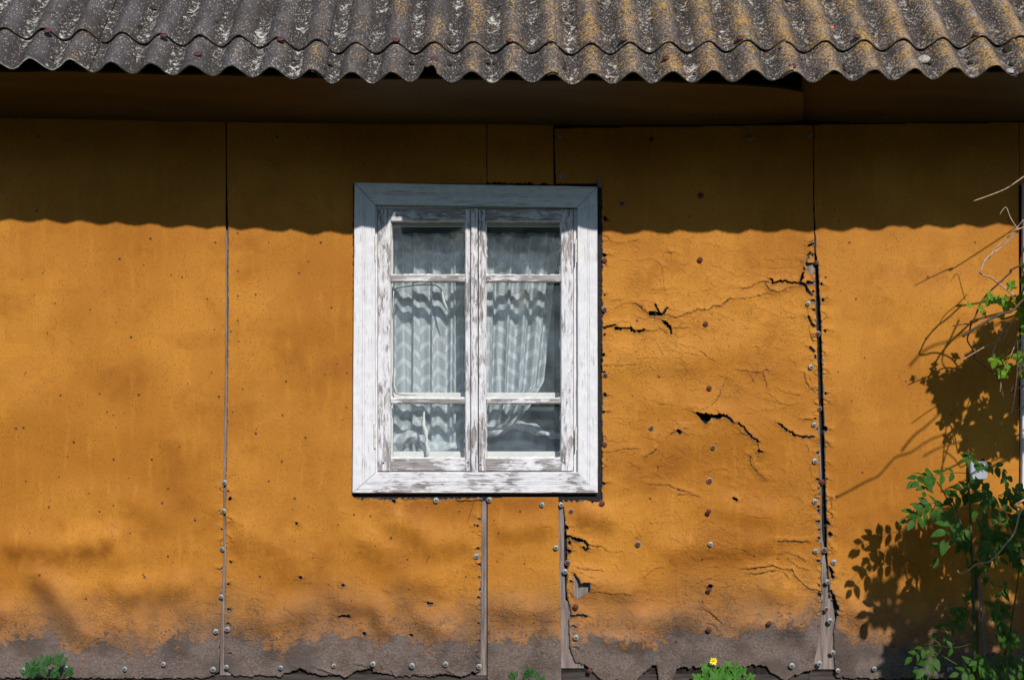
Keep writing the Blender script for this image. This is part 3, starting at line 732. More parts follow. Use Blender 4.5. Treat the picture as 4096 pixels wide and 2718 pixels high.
for kind, (wm, hm) in {'s': ('zinc','steel'), 'g': ('zinc','rust'), 'r': ('rust','rust')}.items():
    a = washer_mesh().build('screw', M[wm], None, smooth=True); me = a.data; me.materials.append(M[hm])
    h = head_mesh(); b = len(me.vertices)
    bm = bmesh.new(); bm.from_mesh(me)
    vs = [bm.verts.new(v) for v in h.v]
    for f in h.f:
        fc = bm.faces.new([vs[i] for i in f]); fc.material_index = 1; fc.smooth = True
    if kind == 'g':       # rust spreads over the inner half of the washer
        for fc in bm.faces:
            c = fc.calc_center_median()
            if fc.material_index == 0 and math.hypot(c.x, c.z) < .0105: fc.material_index = 1
    bm.to_mesh(me); bm.free(); protos[kind] = me; bpy.data.objects.remove(a)
KL = {'s': 'shiny galvanised screw with washer', 'g': 'galvanised washer with a rusty screw head', 'r': 'fully rusted screw with washer'}
for i, (x, y, kind, par) in enumerate(SC):
    o = bpy.data.objects.new('screw', protos[kind]); C.objects.link(o); o.parent = par
    d = .0095 if kind == 's' else .007
    if abs(x-2832) < 6 and abs(y-2042) < 8: d = .022
    if y > 2300: d = .016
    for (pts, sg, mm) in BK:
        ef = 0.15 if (abs(x-905) < 40 or abs(x-3285) < 60 or abs(x-2250) < 60 or abs(x-1940) < 50) else 1
        dd = min(float(seg_dist(np.array([x]), np.array([y]), *a, *b)[0]) for a, b in zip(pts[:-1], pts[1:]))
        d += mm*.00175*math.exp(-(dd/(sg*.85))**2)*.9*ef
    o.location = (WX(x), -d, WZ(y)); o.rotation_euler = (rr.uniform(-.15,.15), rr.uniform(0,6), rr.uniform(-.15,.15))
    s = rr.uniform(.74, .95); o.scale = (s, s, s); o['label'] = KL[kind]

# ---- what shows in the joints: laths, black filler, backing boards
def strip(name, pts_l, pts_r, y, mat, th=.008):
    b = MB(); n = len(pts_l)
    L = [(WX(x), y, WZ(yy)) for x, yy in pts_l]; R = [(WX(x), y, WZ(yy)) for x, yy in pts_r]
    vs = L+R+[(x, y+th, z) for x, _, z in L]+[(x, y+th, z) for x, _, z in R]; fs = []
    for i in range(n-1):
        fs += [(i, i+1, n+i+1, n+i), (2*n+i, 3*n+i, 3*n+i+1, 2*n+i+1), (i, 2*n+i, 2*n+i+1, i+1), (n+i, n+i+1, 3*n+i+1, 3*n+i)]
    fs += [(0, n, 3*n, 2*n), (n-1, 3*n-1, 4*n-1, 2*n-1)]
    b.add(vs, fs); return b.build(name, mat, house)
strip('joint_lath', [(860,500),(860,910),(880,920),(880,1700),(880,2700)], [(894,500),(895,910),(908,920),(907,1700),(925,2700)], .0075, M['lath'])
strip('joint_lath', [(1915,1975),(1905,2700)], [(1946,1975),(1946,2700)], .0065, M['lath'])
strip('joint_lath', [(2222,1992),(2218,2200),(2218,2400),(2218,2440),(2218,2672)], [(2257,1992),(2256,2200),(2262,2400),(2335,2440),(2335,2672)], .0085, M['lath'])
strip('backing_patch', [(2283,2270),(2285,2410)], [(2372,2270),(2368,2410)], .0070, M['lath'], .003)
strip('backing_patch', [(3215,1030),(3215,1105)], [(3258,1030),(3258,1105)], .0070, M['lath'], .003)
strip('joint_lath', [(3225,1000),(3235,1300),(3240,1600),(3240,1900),(3240,2120),(3240,2240),(3235,2400),(3230,2676)], [(3259,1000),(3268,1300),(3276,1600),(3288,1900),(3288,2120),(3304,2240),(3330,2400),(3372,2676)], .0085, M['lath'])
strip('joint_lath', [(2205,500),(2205,740)], [(2232,500),(2232,740)], .012, M['tar'])
strip('joint_filler', [(2389,742),(2391,1985)], [(2412,742),(2414,1990)], .0035, M['felt'], .006)
strip('joint_filler', [(1400,1968),(1400,2000)], [(2412,1968),(2412,2004)], .0042, M['felt'], .006)

def wall_with_opening(name, x0, x1, z0, z1, holes, y, th, mat):
    b = MB(); xs = sorted({x0, x1} | {h[0] for h in holes} | {h[1] for h in holes}); zs = sorted({z0, z1} | {h[2] for h in holes} | {h[3] for h in holes})
    for i in range(len(xs)-1):
        for j in range(len(zs)-1):
            cx, cz = (xs[i]+xs[i+1])/2, (zs[j]+zs[j+1])/2
            if any(h[0] < cx < h[1] and h[2] < cz < h[3] for h in holes): continue
            b.box(xs[i], xs[i+1], y, y+th, zs[j], zs[j+1])
    return b.build(name, mat, house)
WIN2 = 2668
def opening(dx): return (WX(1506+dx), WX(2307+dx), WZ(1884), WZ(824))
wall_with_opening('wall_core', WX(-560), WX(4660), .0, WZ(-240), [opening(0)], .019, .16, M['tar'])
b = MB(); b.box(WX(-560), WX(4660), .0172, .0188, 0.02, WZ(2698)); b.build('plinth_board', M['plinth'], house)
b = MB()
for k, (xa, xb) in enumerate(((-560,860),(905,1380),(1390,2240),(2250,2600),(2680,2860),(2865,3230),(3240,3480),(3485,4660))):
    b.box(WX(xa), WX(xb), .0130+.001*(k % 2), .0168, 0.03, WZ(2690+6*(k % 3)))
b.build('plinth_board', M['plinth'], house)

# room behind the window
b = MB()
x0, x1, zb0, zt0 = WX(900), WX(2900), .25, WZ(480)
b.box(x0-.05, x0, .18, 3.0, zb0, zt0); b.box(x1, x1+.05, .18, 3.0, zb0, zt0); b.box(x0, x1, 2.95, 3.0, zb0, zt0)
b.box(x0, x1, .18, 2.95, zb0-.05, zb0); b.box(x0, x1, .18, 2.95, zt0-.05, zt0)
b.build('room_wall', M['room'], house)

# bent wires hanging out of the board, torn flap at the casing corner
for a, c in (((1896,2008),(1872,2077)), ((1720,2214),(1707,2243))):
    b = MB(); b.tube([Vector((WX(a[0]), -.004, WZ(a[1]))), Vector((WX(a[0])-.001, -.016, WZ(a[1])-.003)), Vector((WX(c[0]), -.020, WZ(c[1])))], .0011, .0008, 6)
    b.build('bent_wire', M['felt'], p2)
strip('torn_flap', [(2388,712),(2384,724),(2392,750)], [(2396,709),(2404,722),(2407,750)], -.007, M['lath'], .010)
# ---- soffit boards
def soffit(x0, x1, front, back, slant=0):
    b = MB(); n = int((x1-x0)/40)+2; xs = np.linspace(x0, x1, n)
    yf = -.60; th = .009
    vs = []
    for x in xs:
        fp = np.interp(x, [p[0] for p in front], [p[1] for p in front]); bp = np.interp(x, [p[0] for p in back], [p[1] for p in back])
        wav = 1.6*math.sin(x*.021)+1.2*math.sin(x*.0085+2)
        A = P(x+slant*.0, fp+wav*.6, yf); B = P(x, bp+wav*.4, -.006)
        Mi = (A+B)/2 + Vector((0,0,.012*math.sin(x*.004)))
        vs.append((A, Mi, B))
    n = len(vs)
    allv = [q for t in vs for q in t]+[Vector(q)+Vector((0,0,th)) for t in vs for q in t]
    fs = []
    o = 3*n
    for i in range(n-1):
        for k in range(2):
            a, b2, c, d = 3*i+k, 3*i+k+1, 3*i+k+4, 3*i+k+3
            fs.append((a, b2, c, d)); fs.append((o+a, o+d, o+c, o+b2))
        fs.append((3*i, 3*i+3, o+3*i+3, o+3*i)); fs.append((3*i+2, o+3*i+2, o+3*i+5, 3*i+5))
    for i in (0, n-1):
        for k in range(2): fs.append((3*i+k, o+3*i+k, o+3*i+k+1, 3*i+k+1))
    b.add(allv, fs); return b.build('soffit_board', M['soffit'], house, smooth=False)
FR = [(-600,290),(0,288),(300,288),(550,296),(900,303),(1400,316),(2000,321),(2600,326),(2780,334),(2990,342),(3110,352),(3215,372)]
BK2 = [(-600,466),(0,472),(900,488),(1500,495),(2100,498),(2400,502),(2700,503),(3000,497),(3185,486)]
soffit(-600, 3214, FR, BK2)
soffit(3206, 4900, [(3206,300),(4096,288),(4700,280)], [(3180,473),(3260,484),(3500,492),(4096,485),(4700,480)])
# rafter-end board closing the dark space under the sheets
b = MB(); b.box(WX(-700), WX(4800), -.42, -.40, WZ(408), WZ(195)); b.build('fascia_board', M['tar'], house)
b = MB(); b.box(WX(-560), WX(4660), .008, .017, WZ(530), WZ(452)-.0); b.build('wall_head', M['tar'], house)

# ---- roof
TH = math.radians(41); ct, st_ = math.cos(TH), math.sin(TH); YE = -.73; SE = FPX/(CAM_D+YE)
VAL = [(-700,262),(56,276),(223,282),(368,286),(521,292),(689,301),(852,305),(1015,311),(1177,321),(1330,330),(1480,331),(1635,332),(1798,331),(1964,333),(2116,334),(2275,336),(2438,333),(2594,332),(2754,330),(2912,329),(3071,325),(3229,327),(3387,323),(3550,321),(3713,319),(3876,315),(4048,306),(4700,290)]
VX = [(p[0]-2048)/SE for p in VAL]; VZ = [CZ+(1359-p[1])/SE for p in VAL]
XC0 = (126-2048)/SE
def roof_sheet(xw0, xw1, t0, t1, lift, chip=None, label=None, skew=0.0, seed=0, jag=.0015):
    nxs = int((xw1-xw0)/.0052)+1; xs = np.linspace(xw0, xw1, nxs)
    ts = np.concatenate([np.linspace(0, .05, 9), np.linspace(.06, t1-t0, int((t1-t0)/.014)+2)])
    Xg, Tg = np.meshgrid(xs, ts)
    start = t0 + vnoise(xs/.02, xs*0+seed, 60+seed, 3)*jag + skew*(xs-xw0)
    if chip == 'broken':
        start += np.interp(xs, [EX(p) for p in (1632,1640,1652,1668,1684,1692,1698,1703,1712,1724,1736,1742,1749,1752)], (0,.006,.018,.036,.058,.070,.072,.048,.046,.050,.046,.030,.024,0))
        k_chip = 1
    elif chip:
        for (ca, cb, dep) in chip:
            start += np.where((xs > ca) & (xs < cb), dep, 0)
    k = np.exp(-(Tg/.08))
    T = Tg + start[None, :]*k + t0*(1-k)
    ph = 2*math.pi*(Xg-XC0)/.15
    wv = np.cos(ph)
    N = .0240*wv*(1+.05*vnoise(Xg/.3, Xg*0+seed, 62, 2)) + lift + .0085*(Xg-xw0)/(xw1-xw0) + .0012*vnoise(Xg/.03, T/.03, 63+seed, 3)
    zs = np.interp(Xg, VX, VZ) + .0240*ct
    yy = YE + .0240*st_*.0 + T*ct - N*st_; zz = zs + T*st_ + N*ct
    Xd = Xg + .0015*vnoise(T/.1, Xg*0+seed, 64, 2)
    ny, nx = Xg.shape; idx = np.arange(nx*ny).reshape(ny, nx)
    F = np.stack([idx[:-1,:-1].ravel(), idx[:-1,1:].ravel(), idx[1:,1:].ravel(), idx[1:,:-1].ravel()], 1)
    V = np.stack([Xd.ravel(), yy.ravel(), zz.ravel()], 1)
    me = bpy.data.meshes.new('roof_sheet'); me.from_pydata(V.tolist(), [], F.tolist())
    uv = me.uv_layers.new(name='UVMap')
    li = np.empty(len(me.loops), np.int32); me.loops.foreach_get('vertex_index', li)
    uvs = np.stack([Xg.ravel()[li], T.ravel()[li]], 1); uv.data.foreach_set('uv', uvs.astype(np.float32).ravel())
    A = me.attributes.new('crest', 'FLOAT', 'POINT'); A.data.foreach_set('value', wv.ravel().astype(np.float32))
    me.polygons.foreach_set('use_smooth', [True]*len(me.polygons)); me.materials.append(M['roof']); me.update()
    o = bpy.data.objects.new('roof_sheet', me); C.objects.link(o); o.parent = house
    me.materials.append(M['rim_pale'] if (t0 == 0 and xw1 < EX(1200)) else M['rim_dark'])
    m = o.modifiers.new('solid', 'SOLIDIFY'); m.thickness = .0062; m.offset = -1; m.material_offset_rim = 1
    if label: o['label'] = label
    return o
def EX(px): return (px-2048)/SE
edges = [-590, 354, 1298, 2237, 3170, 4110, 5000]
lower = []; upper = []
for i in range(6):
    a, b_ = EX(edges[i]), EX(edges[i+1])
    chip = 'broken' if i == 2 else None
    if i == 4: chip = [(EX(4020), EX(4048), .006)]
    lower.append(roof_sheet(a-.045, b_, 0, .42, .0005, chip, seed=i, jag=.002))
    upper.append(roof_sheet(a-.045, b_-.004, .205, 1.45, .0135, seed=i+10, jag=.0012))
ridge_h = None
def on_roof(px, py, N=.0240, extra=0.0):
    """world point on the upper sheets seen at a photo pixel (N: normal offset)"""
    ux, uz = (px-2048)/FPX, (1359-py)/FPX
    zb_ = float(np.interp(ux*5.5, VX, VZ)) + .0240*ct - CZ
    # y=-D+s ; z=uz*s ; plane: z = zb + T*st + N*ct, y = YE+T*ct-N*st
    # T = (y-YE+N*st)/ct
    # uz*s = zb + (s-D-YE+N*st)*tan + N*ct
    tn = math.tan(TH); s = (zb_ + (-CAM_D-YE+N*st_)*tn + N*ct)/(uz-tn)
    return Vector((ux*s, -CAM_D+s, CZ+uz*s))
nrm = Vector((0, -st_, ct))
def nail(px, py, par):
    p = on_roof(px, py, .0240+.0185 if py < 185 else .0240+.006)
    b = MB(); b.tube([p-nrm*.003, p+nrm*.002], .015, .013, 14)
    b.tube([p, p+nrm*.0055], .005, .004, 8)
    b.build('roof_nail', M['rednail'], par, smooth=True)
for x, y in ((190,122),(655,140),(1123,155),(1585,158),(2040,160),(2492,155),(2960,150),(3428,143),(3905,135)):
    i = max(j for j in range(6) if edges[j] < x); nail(x, y, upper[i])
for x, y in ((790,214),(1735,235),(2665,230),(3170,262)):
    i = max(j for j in range(6) if edges[j] < x); nail(x, y, lower[i])
# moss clumps and crumbs lying in the troughs: lumps of real geometry
def lump(name, p, r, mat, label, cat, flat=.55, seed=0, parent=None, group=None):
    bm = bmesh.new(); bmesh.ops.create_icosphere(bm, subdivisions=3, radius=1)
    q = random.Random(seed)
    off = [Vector((q.uniform(-1,1), q.uniform(-1,1), q.uniform(-1,1))).normalized() for _ in range(16)]
    for v in bm.verts:
        d = v.co.normalized(); k = 1+sum(.16*max(0, d.dot(o))**6*(1 if j % 2 else -1.2) for j, o in enumerate(off))
        v.co = Vector((d.x*r[0]*k, d.y*r[1]*k, d.z*r[2]*k))
    me = bpy.data.meshes.new(name); bm.to_mesh(me); bm.free(); me.materials.append(mat)
    me.polygons.foreach_set('use_smooth', [True]*len(me.polygons))
    o = bpy.data.objects.new(name, me); C.objects.link(o); o.location = p; o.rotation_euler = (TH, 0, q.uniform(-.4,.4))
    if parent: o.parent = parent
    else: tag(o, label, cat, group)
    return o
q = random.Random(3)
for i in range(54):
    k = q.randint(0, 27); x = 45+160.3*k+q.uniform(-34, 22)
    low_ = q.random() < .45
    y = q.uniform(225, 275) if low_ else q.uniform(10, 185)
    y += np.interp(x, [0,1300,2500,4096], [-45,0,0,-12]) if low_ else 0
    xx = 2048+(x-2048)*(1-(330-y)/6500*1.0) + (0)
    # trough position at that height follows the converging waves
    wx_ = XC0+.15*(k-.5)+q.uniform(-.03,.02)
    T = q.uniform(.02,.15) if low_ else q.uniform(.25,.75)
    N = .0240*math.cos(2*math.pi*(wx_-XC0)/.15)+(.010 if low_ else .019)
    zz = float(np.interp(wx_, VX, VZ))+.0240*ct
    p = Vector((wx_, YE+T*ct-N*st_, zz+T*st_+N*ct))
    r = q.uniform(.004,.011); j = max(j for j in range(6) if EX(edges[j])-.045 < wx_)
    lump('moss_clump', p, (r*q.uniform(.8,1.6), r*q.uniform(.8,1.8), r*.5), M['moss'], '', '', seed=i, parent=(lower if low_ else upper)[j])
lump('debris_nest', on_roof(4052, 205, -.012), (.034,.05,.02), M['moss'], 'dark clump of twigs and moss in the last roof trough on the right', 'debris', seed=91)
lump('mortar_crumb', on_roof(3692, 238, -.008), (.026,.022,.013), M['lump'], 'larger pale crumb in a roof trough below the sheet overlap', 'crumb', seed=92, group='crumbs lying on the roof')
lump('mortar_crumb', on_roof(3338, 152, -.004), (.014,.014,.009), M['lump'], 'small pale crumb on the upper roof sheets under the red crumb', 'crumb', seed=93, group='crumbs lying on the roof')
lump('brick_crumb', on_roof(3326, 111, .0), (.010,.010,.008), M['brick'], 'small orange red brick crumb on the right part of the roof', 'crumb', seed=94, group='crumbs lying on the roof')
lump('mortar_crumb', on_roof(4040, 285, -.012), (.013,.018,.006), M['lump'], 'whitish flake at the roof edge below the dark nest', 'crumb', seed=95, group='crumbs lying on the roof')

# ------------------------------------------------------------------ windows (part of the house)
def casing_board(c0, c1, i0, i1, mat, par, name='casing_board', y0=.004):
    """c0,c1 outer corners; i0,i1 inner corners (world x,z)"""
    prof = [(0,.0,),(0,.027),(.03,.030),(.40,.030),(.415,.0275),(.43,.030),(.50,.030),(.515,.0275),(.53,.030),(.97,.030),(1,.027),(1,-.0)]
    n = 16; b = MB(); m = len(prof); vs = []; fs = []
    rj = random.Random(int(abs(c0[0]*1000+c0[1]*77)))
    for i in range(n+1):
        s = i/n; j = rj.uniform(-.0006,.0006)
        for t, o in prof:
            ox = c0[0]+(c1[0]-c0[0])*s; oz = c0[1]+(c1[1]-c0[1])*s; ix = i0[0]+(i1[0]-i0[0])*s; iz = i0[1]+(i1[1]-i0[1])*s
            vs.append((ox+(ix-ox)*t+j, y0-o, oz+(iz-oz)*t+j))
    for i in range(n):
        for k in range(m-1): fs.append((i*m+k, (i+1)*m+k, (i+1)*m+k+1, i*m+k+1))
    fs.append(tuple(range(m))); fs.append(tuple(n*m+k for k in range(m))[::-1])
    b.add(vs, fs); return b.build(name, mat, par)
def build_window(dx, full=True, label=None):
    win = MB()
    # the window part itself: the fixed box frame in the opening
    def R(b, xa, xb, ya, yb, za, zb_, ): b.box(WX(xa+dx), WX(xb+dx), ya, yb, WZ(zb_), WZ(za))
    b = MB(); R(b,1499,1510,-.002,.17,815,1890); R(b,2295,2314,-.002,.17,815,1890); R(b,1510,2295,-.002,.17,818,835); R(b,1510,2295,-.001,.17,1883,1896)
    w = b.build('window', M['case_v'], house, bevel=.0015); 
    if label: w['label'] = label
    g = .0012
    O = [(WX(1420+dx),WZ(733)),(WX(2388+dx),WZ(749)),(WX(2390+dx),WZ(1968)),(WX(1412+dx),WZ(1968))]
    I = [(WX(1502+dx),WZ(821)),(WX(2309+dx),WZ(832)),(WX(2310+dx),WZ(1886)),(WX(1505+dx),WZ(1886))]
    casing_board((O[0][0]+g,O[0][1]),(O[1][0]-g,O[1][1]),(I[0][0]+g,I[0][1]),(I[1][0]-g,I[1][1]),M['case_h'],w)
    casing_board((O[1][0],O[1][1]-g),(O[2][0],O[2][1]+g),(I[1][0],I[1][1]-g),(I[2][0],I[2][1]+g),M['case_v'],w)
    o = casing_board((O[2][0]-g,O[2][1]),(O[3][0]+g,O[3][1]),(I[2][0]-g,I[2][1]),(I[3][0]+g,I[3][1]),M['sill_h'],w); o['label'] = 'bottom casing board with peeling paint'
    casing_board((O[3][0],O[3][1]+g),(O[0][0],O[0][1]-g),(I[3][0],I[3][1]+g),(I[0][0],I[0][1]-g),M['case_v'],w)
    b = MB(); R(b,1440,2384,-.012,.004,1970,1975); b.build('drip_strip', M['rust'], w)
    for (xl, ga, gb, xr) in ((1512,1563,1862,1881),(1915,1944,2245,2293)):
        yF, yB = -.012, .030
        for xa, xb in ((xl,ga),(gb,xr)):
            b = MB(); R(b,xa,xb,yF,yB,838,1881); b.build('sash_stile', M['sash_v'], w, bevel=.002)
        for za, zb_ in ((840,884),(1832,1880)):
            b = MB(); R(b,ga+.6,gb-.6,yF+.0012,yB,za,zb_); b.build('sash_rail', M['sash_h'], w, bevel=.002)
        for za, zb_ in ((1100,1126),(1593,1612)):
            b = MB(); R(b,ga+.6,gb-.6,yF+.003,yB-.006,za,zb_); b.build('glazing_bar', M['sash_h'], w, bevel=.003)
        # glass with a wavy putty line
        for pa, pb in ((884,1100),(1126,1593),(1612,1832)):
            b = MB(); R(b,ga-3,gb+3,.0135,.0165,pa-3,pb+3); b.build('pane', M['glass'], w)
            b = MB(); q = random.Random(pa+xl)
            for side in range(4):
                N = 26; vs = []; fs = []
                for i in range(N+1):
                    s = i/N; wd = 3.4+q.uniform(-1.3,2.0)+(2.5 if q.random() < .12 else 0)
                    if side == 0: a = (ga+(gb-ga)*s, pa); c = (a[0], pa+wd)
                    if side == 1: a = (ga+(gb-ga)*s, pb); c = (a[0], pb-wd)
                    if side == 2: a = (ga, pa+(pb-pa)*s); c = (ga+wd, a[1])
                    if side == 3: a = (gb, pa+(pb-pa)*s); c = (gb-wd, a[1])
                    vs += [(WX(a[0]+dx), -.002, WZ(a[1])), (WX(c[0]+dx), .0128, WZ(c[1]))]
                for i in range(N): fs.append((2*i, 2*i+2, 2*i+3, 2*i+1) if side in (0, 3) else (2*i, 2*i+1, 2*i+3, 2*i+2))
                b.add(vs, fs)
            b.build('putty', M['inner'], w)
        # inner sash
        for xa, xb in ((xl,ga+2),(gb-2,xr)):
            b = MB(); R(b,xa,xb,.085,.115,838,1881); b.build('inner_stile', M['inner'], w, bevel=.002)
        for za, zb_ in ((838,900),(1812,1880),(1103,1122),(1573,1600)):
            b = MB(); R(b,ga+2.6,gb-2.6,.086,.114,za,zb_); b.build('inner_rail', M['inner'], w, bevel=.002)
        b = MB(); R(b,ga-3,gb+3,.099,.102,880,1850); b.build('inner_pane', M['glass'], w)
    b = MB(); R(b,1884,1912,-.024,-.0125,836,1888); b.build('meeting_bead', M['sash_v'], w, bevel=.004)
    for hx, ha, hb, r_ in ((1505,948,1042,0),(2302,960,1050,1),(1502,1695,1790,0),(2302,1707,1796,1)):
        b = MB(); x = WX(hx+dx); zt, zb2 = WZ(ha), WZ(hb); zm = (zt+zb2)/2
        b.tube([(x,-.030,zt+.002),(x,-.030,zt),(x,-.030,zm+.0012)], .0048, .0048, 10); b.tube([(x,-.030,zm-.0012),(x,-.030,zb2)], .0048, .0044, 10)
        b.build('hinge', M['hinge'], w, smooth=False)
    for nx_, ny_ in ((1543,873),(1877,870),(1926,878),(2259,877),(1535,1850),(1872,1848),(1921,1857),(2256,1848)):
        b = MB(); b.lathe((WX(nx_+dx), -.0118, WZ(ny_)), [(.0042,0),(.004,.0012),(.002,.0018)], 10); b.build('nail_head', M['rust'] if ny_ > 1800 else M['hinge'], w)
    return w
w1 = build_window(0, label='white casement window with six panes')
w2 = build_window(WIN2, label='second white window cut by the right edge')
# window board inside, behind the panes
b = MB(); b.box(WX(1480), WX(2330), .18, .42, WZ(1905), WZ(1884)); b.build('window_board', M['inner'], house, bevel=.003)

# electrical cover on the wall
b = MB()
c = Vector((WX(3905), -.0, WZ(1878))); hw, hh, rad = .036, .038, .012
outl = []
for k in range(4):
    cx, cz = ((1,1),(-1,1),(-1,-1),(1,-1))[k]
    for j in range(6):
        a = math.pi/2*k + math.pi/2*j/5; outl.append((cx*(hw-rad)+rad*math.cos(a), cz*(hh-rad)+rad*math.sin(a)))
n = len(outl); vs = [(c.x+x, -.008, c.z+z) for x, z in outl]+[(c.x+x, -.034, c.z+z) for x, z in outl]+[(c.x+x*.9, -.038, c.z+z*.9) for x, z in outl]
fs = [(k, (k+1)%n, n+(k+1)%n, n+k) for k in range(n)]+[(n+k, n+(k+1)%n, 2*n+(k+1)%n, 2*n+k) for k in range(n)]+[tuple(2*n+k for k in range(n))]
b.add(vs, [f[::-1] for f in fs]); box = b.build('cover_box', M['plate'], house); box['label'] = 'small pale grey square junction cover behind the sapling'
b = MB(); b.lathe((c.x+.02, -.02, c.z+.045), [(.006,0),(.006,.008),(.003,.010)], 10); b.build('cable_stub', M['felt'], box)
# joint batten low on the right wall
strip('joint_batten', [(3890,2290),(3895,2712)], [(3906,2290),(3910,2712)], -.014, M['soffit'], .012)

# ------------------------------------------------------------------ curtains
def curtain(name, label, xa, xb, ztop, zbot, y, folds, seed, right_edge=None, bottom=None, depth=.024):
    q = random.Random(seed); nx, nz = 220, 90
    ph = [q.uniform(0, 6.28) for _ in range(4)]
    V = []; UV = []; F = []
    stretch = 1.28
    for j in range(nz+1):
        t = j/nz
        for i in range(nx+1):
            s = i/nx
            re = xb if right_edge is None else np.interp(ztop+(zbot-ztop)*t, [p[1] for p in right_edge], [p[0] for p in right_edge])
            px = xa+(re-xa)*s
            bt = zbot if bottom is None else float(np.interp(px, [p[0] for p in bottom], [p[1] for p in bottom]))
            py = ztop+(bt-ztop)*t
            fl = 2*math.pi*folds*s
            yy = y + depth*(math.sin(fl+ph[0]+.5*math.sin(fl*.37+ph[1]))+.45*math.sin(fl*2.3+ph[2]+t*1.1)) + .004*math.sin(t*9+fl*.5)
            sx = .007*math.sin(fl*1.0+ph[3]+t*.9)
            V.append((WX(px)+sx, yy, WZ(py))); UV.append(((px-xa)/S*stretch+.007*math.sin(fl+ph[0]+1.2)+.003*math.sin(t*5), (py-ztop)/S+.004*math.sin(fl*.7)))
    for j in range(nz):
        for i in range(nx):
            a = j*(nx+1)+i; F.append((a, a+nx+1, a+nx+2, a+1))
    me = bpy.data.meshes.new(name); me.from_pydata(V, [], F)
    uv = me.uv_layers.new(name='UVMap'); li = [l.vertex_index for l in me.loops]
    uv.data.foreach_set('uv', [c for k in li for c in UV[k]])
    me.polygons.foreach_set('use_smooth', [True]*len(me.polygons)); me.materials.append(M['lace'])
    o = bpy.data.objects.new(name, me); C.objects.link(o); tag(o, label, 'curtain', 'lace curtains inside the window'); return o
curtain('lace_curtain', 'white leaf patterned lace curtain hanging full length behind the left sash', 1530, 1905, 918, 1850, .215, 4.6, 4)
curtain('lace_curtain', 'white lace curtain behind the right sash, its side edge drawn away from the frame', 1918, 2235, 918, 1720, .215, 4.2, 8,
        right_edge=[(2262,918),(2225,1130),(2205,1350),(2180,1590),(2120,1680),(2060,1730)], bottom=[(1900,1700),(1990,1730),(2060,1700),(2200,1640)])
# gathered hem lying across on the board, draped over a dark cloth
def drape(name, label, cat, pts, width, y, mat, seed, grp=None, lace=True):
    q = random.Random(seed); nx, nz = 90, 16; V = []; F = []; UV = []
    for i in range(nx+1):
        s = i/nx; k = s*(len(pts)-1); a = int(min(k, len(pts)-2)); f = k-a
        px = pts[a][0]*(1-f)+pts[a+1][0]*f; py = pts[a][1]*(1-f)+pts[a+1][1]*f
        for j in range(nz+1):
            t = j/nz; wv = math.sin(s*21+t*3)*.006+math.sin(s*9+2)*.008
            V.append((WX(px), y-.03*math.sin(t*math.pi)+wv, WZ(py+(t-.3)*width*(1+.3*math.sin(s*13)))+.004*math.sin(s*31+t*9)))
            UV.append((s*.5, t*.08))
    for i in range(nx):
        for j in range(nz):
            a = i*(nz+1)+j; F.append((a, a+1, a+nz+2, a+nz+1))
    me = bpy.data.meshes.new(name); me.from_pydata(V, [], F); uv = me.uv_layers.new(name='UVMap')
    uv.data.foreach_set('uv', [c for l in me.loops for c in UV[l.vertex_index]])
    me.polygons.foreach_set('use_smooth', [True]*len(me.polygons)); me.materials.append(mat)
    o = bpy.data.objects.new(name, me); C.objects.link(o)
    if label: tag(o, label, cat, grp)
    return o
drape('lace_hem', 'gathered lace hem draped in a curve low behind the right sash', 'curtain', [(1930,1725),(1990,1730),(2040,1712),(2090,1705),(2150,1722),(2200,1745),(2260,1748)], 34, .20, M['lace'], 3, 'lace curtains inside the window')
drape('dark_cloth', 'dark blue cloth bundle with pale scrollwork in the lower right pane', 'cloth', [(1920,1790),(2000,1785),(2090,1775),(2180,1790),(2270,1795)], 120, .26, M['bluecloth'], 5)
drape('lace_hem', 'crumpled lace heap at the foot of the left curtain', 'curtain', [(1560,1770),(1620,1740),(1680,1760),(1720,1800),(1800,1790),(1870,1810)], 52, .19, M['lace'], 9, 'lace curtains inside the window')
# loose strips of sealing tape between the panes
def ribbon(name, label, pts, w, y, grp='loose tape strips inside the window'):
    b = MB(); vs = []; fs = []; n = len(pts)
    for i, (px, py, ww, tw) in enumerate(pts):
        x, z = WX(px), WZ(py)
        vs += [(x-ww/2/S, y+tw, z), (x, y-.002, z+.001), (x+ww/2/S, y-tw, z)]
    for i in range(n-1): fs += [(3*i,3*i+3,3*i+4,3*i+1),(3*i+1,3*i+4,3*i+5,3*i+2)]
    b.add(vs, fs); o = b.build(name, M['tape'], smooth=True); m = o.modifiers.new('solid','SOLIDIFY'); m.thickness = .0006
    tag(o, label, 'tape', grp); return o
ribbon('tape_strip', 'twisted white strip hanging straight down in the lower left pane', [(1694,1630,3,.001),(1692,1665,10,.003),(1690,1700,16,.004),(1700,1725,18,-.003),(1703,1750,12,.006),(1702,1780,13,.003),(1710,1800,20,.002),(1703,1828,16,.004)], 1, .045)
def ribbon2(name, label, pts, w, y):
    b = MB(); vs = []; n = len(pts); fs = []
    for i, (px, py) in enumerate(pts):
        a = pts[max(0,i-1)]; c = pts[min(n-1,i+1)]; d = Vector((c[0]-a[0], c[1]-a[1])).normalized(); nx_, ny_ = -d.y, d.x
        ww = w[i]/2
        vs += [(WX(px+nx_*ww), y+.003, WZ(py+ny_*ww)), (WX(px-nx_*ww), y-.003, WZ(py-ny_*ww))]
    for i in range(n-1): fs.append((2*i,2*i+1,2*i+3,2*i+2))
    b.add(vs, fs); o = b.build(name, M['tape'], smooth=True); m = o.modifiers.new('solid','SOLIDIFY'); m.thickness = .0006
    tag(o, label, 'tape', 'loose tape strips inside the window'); return o
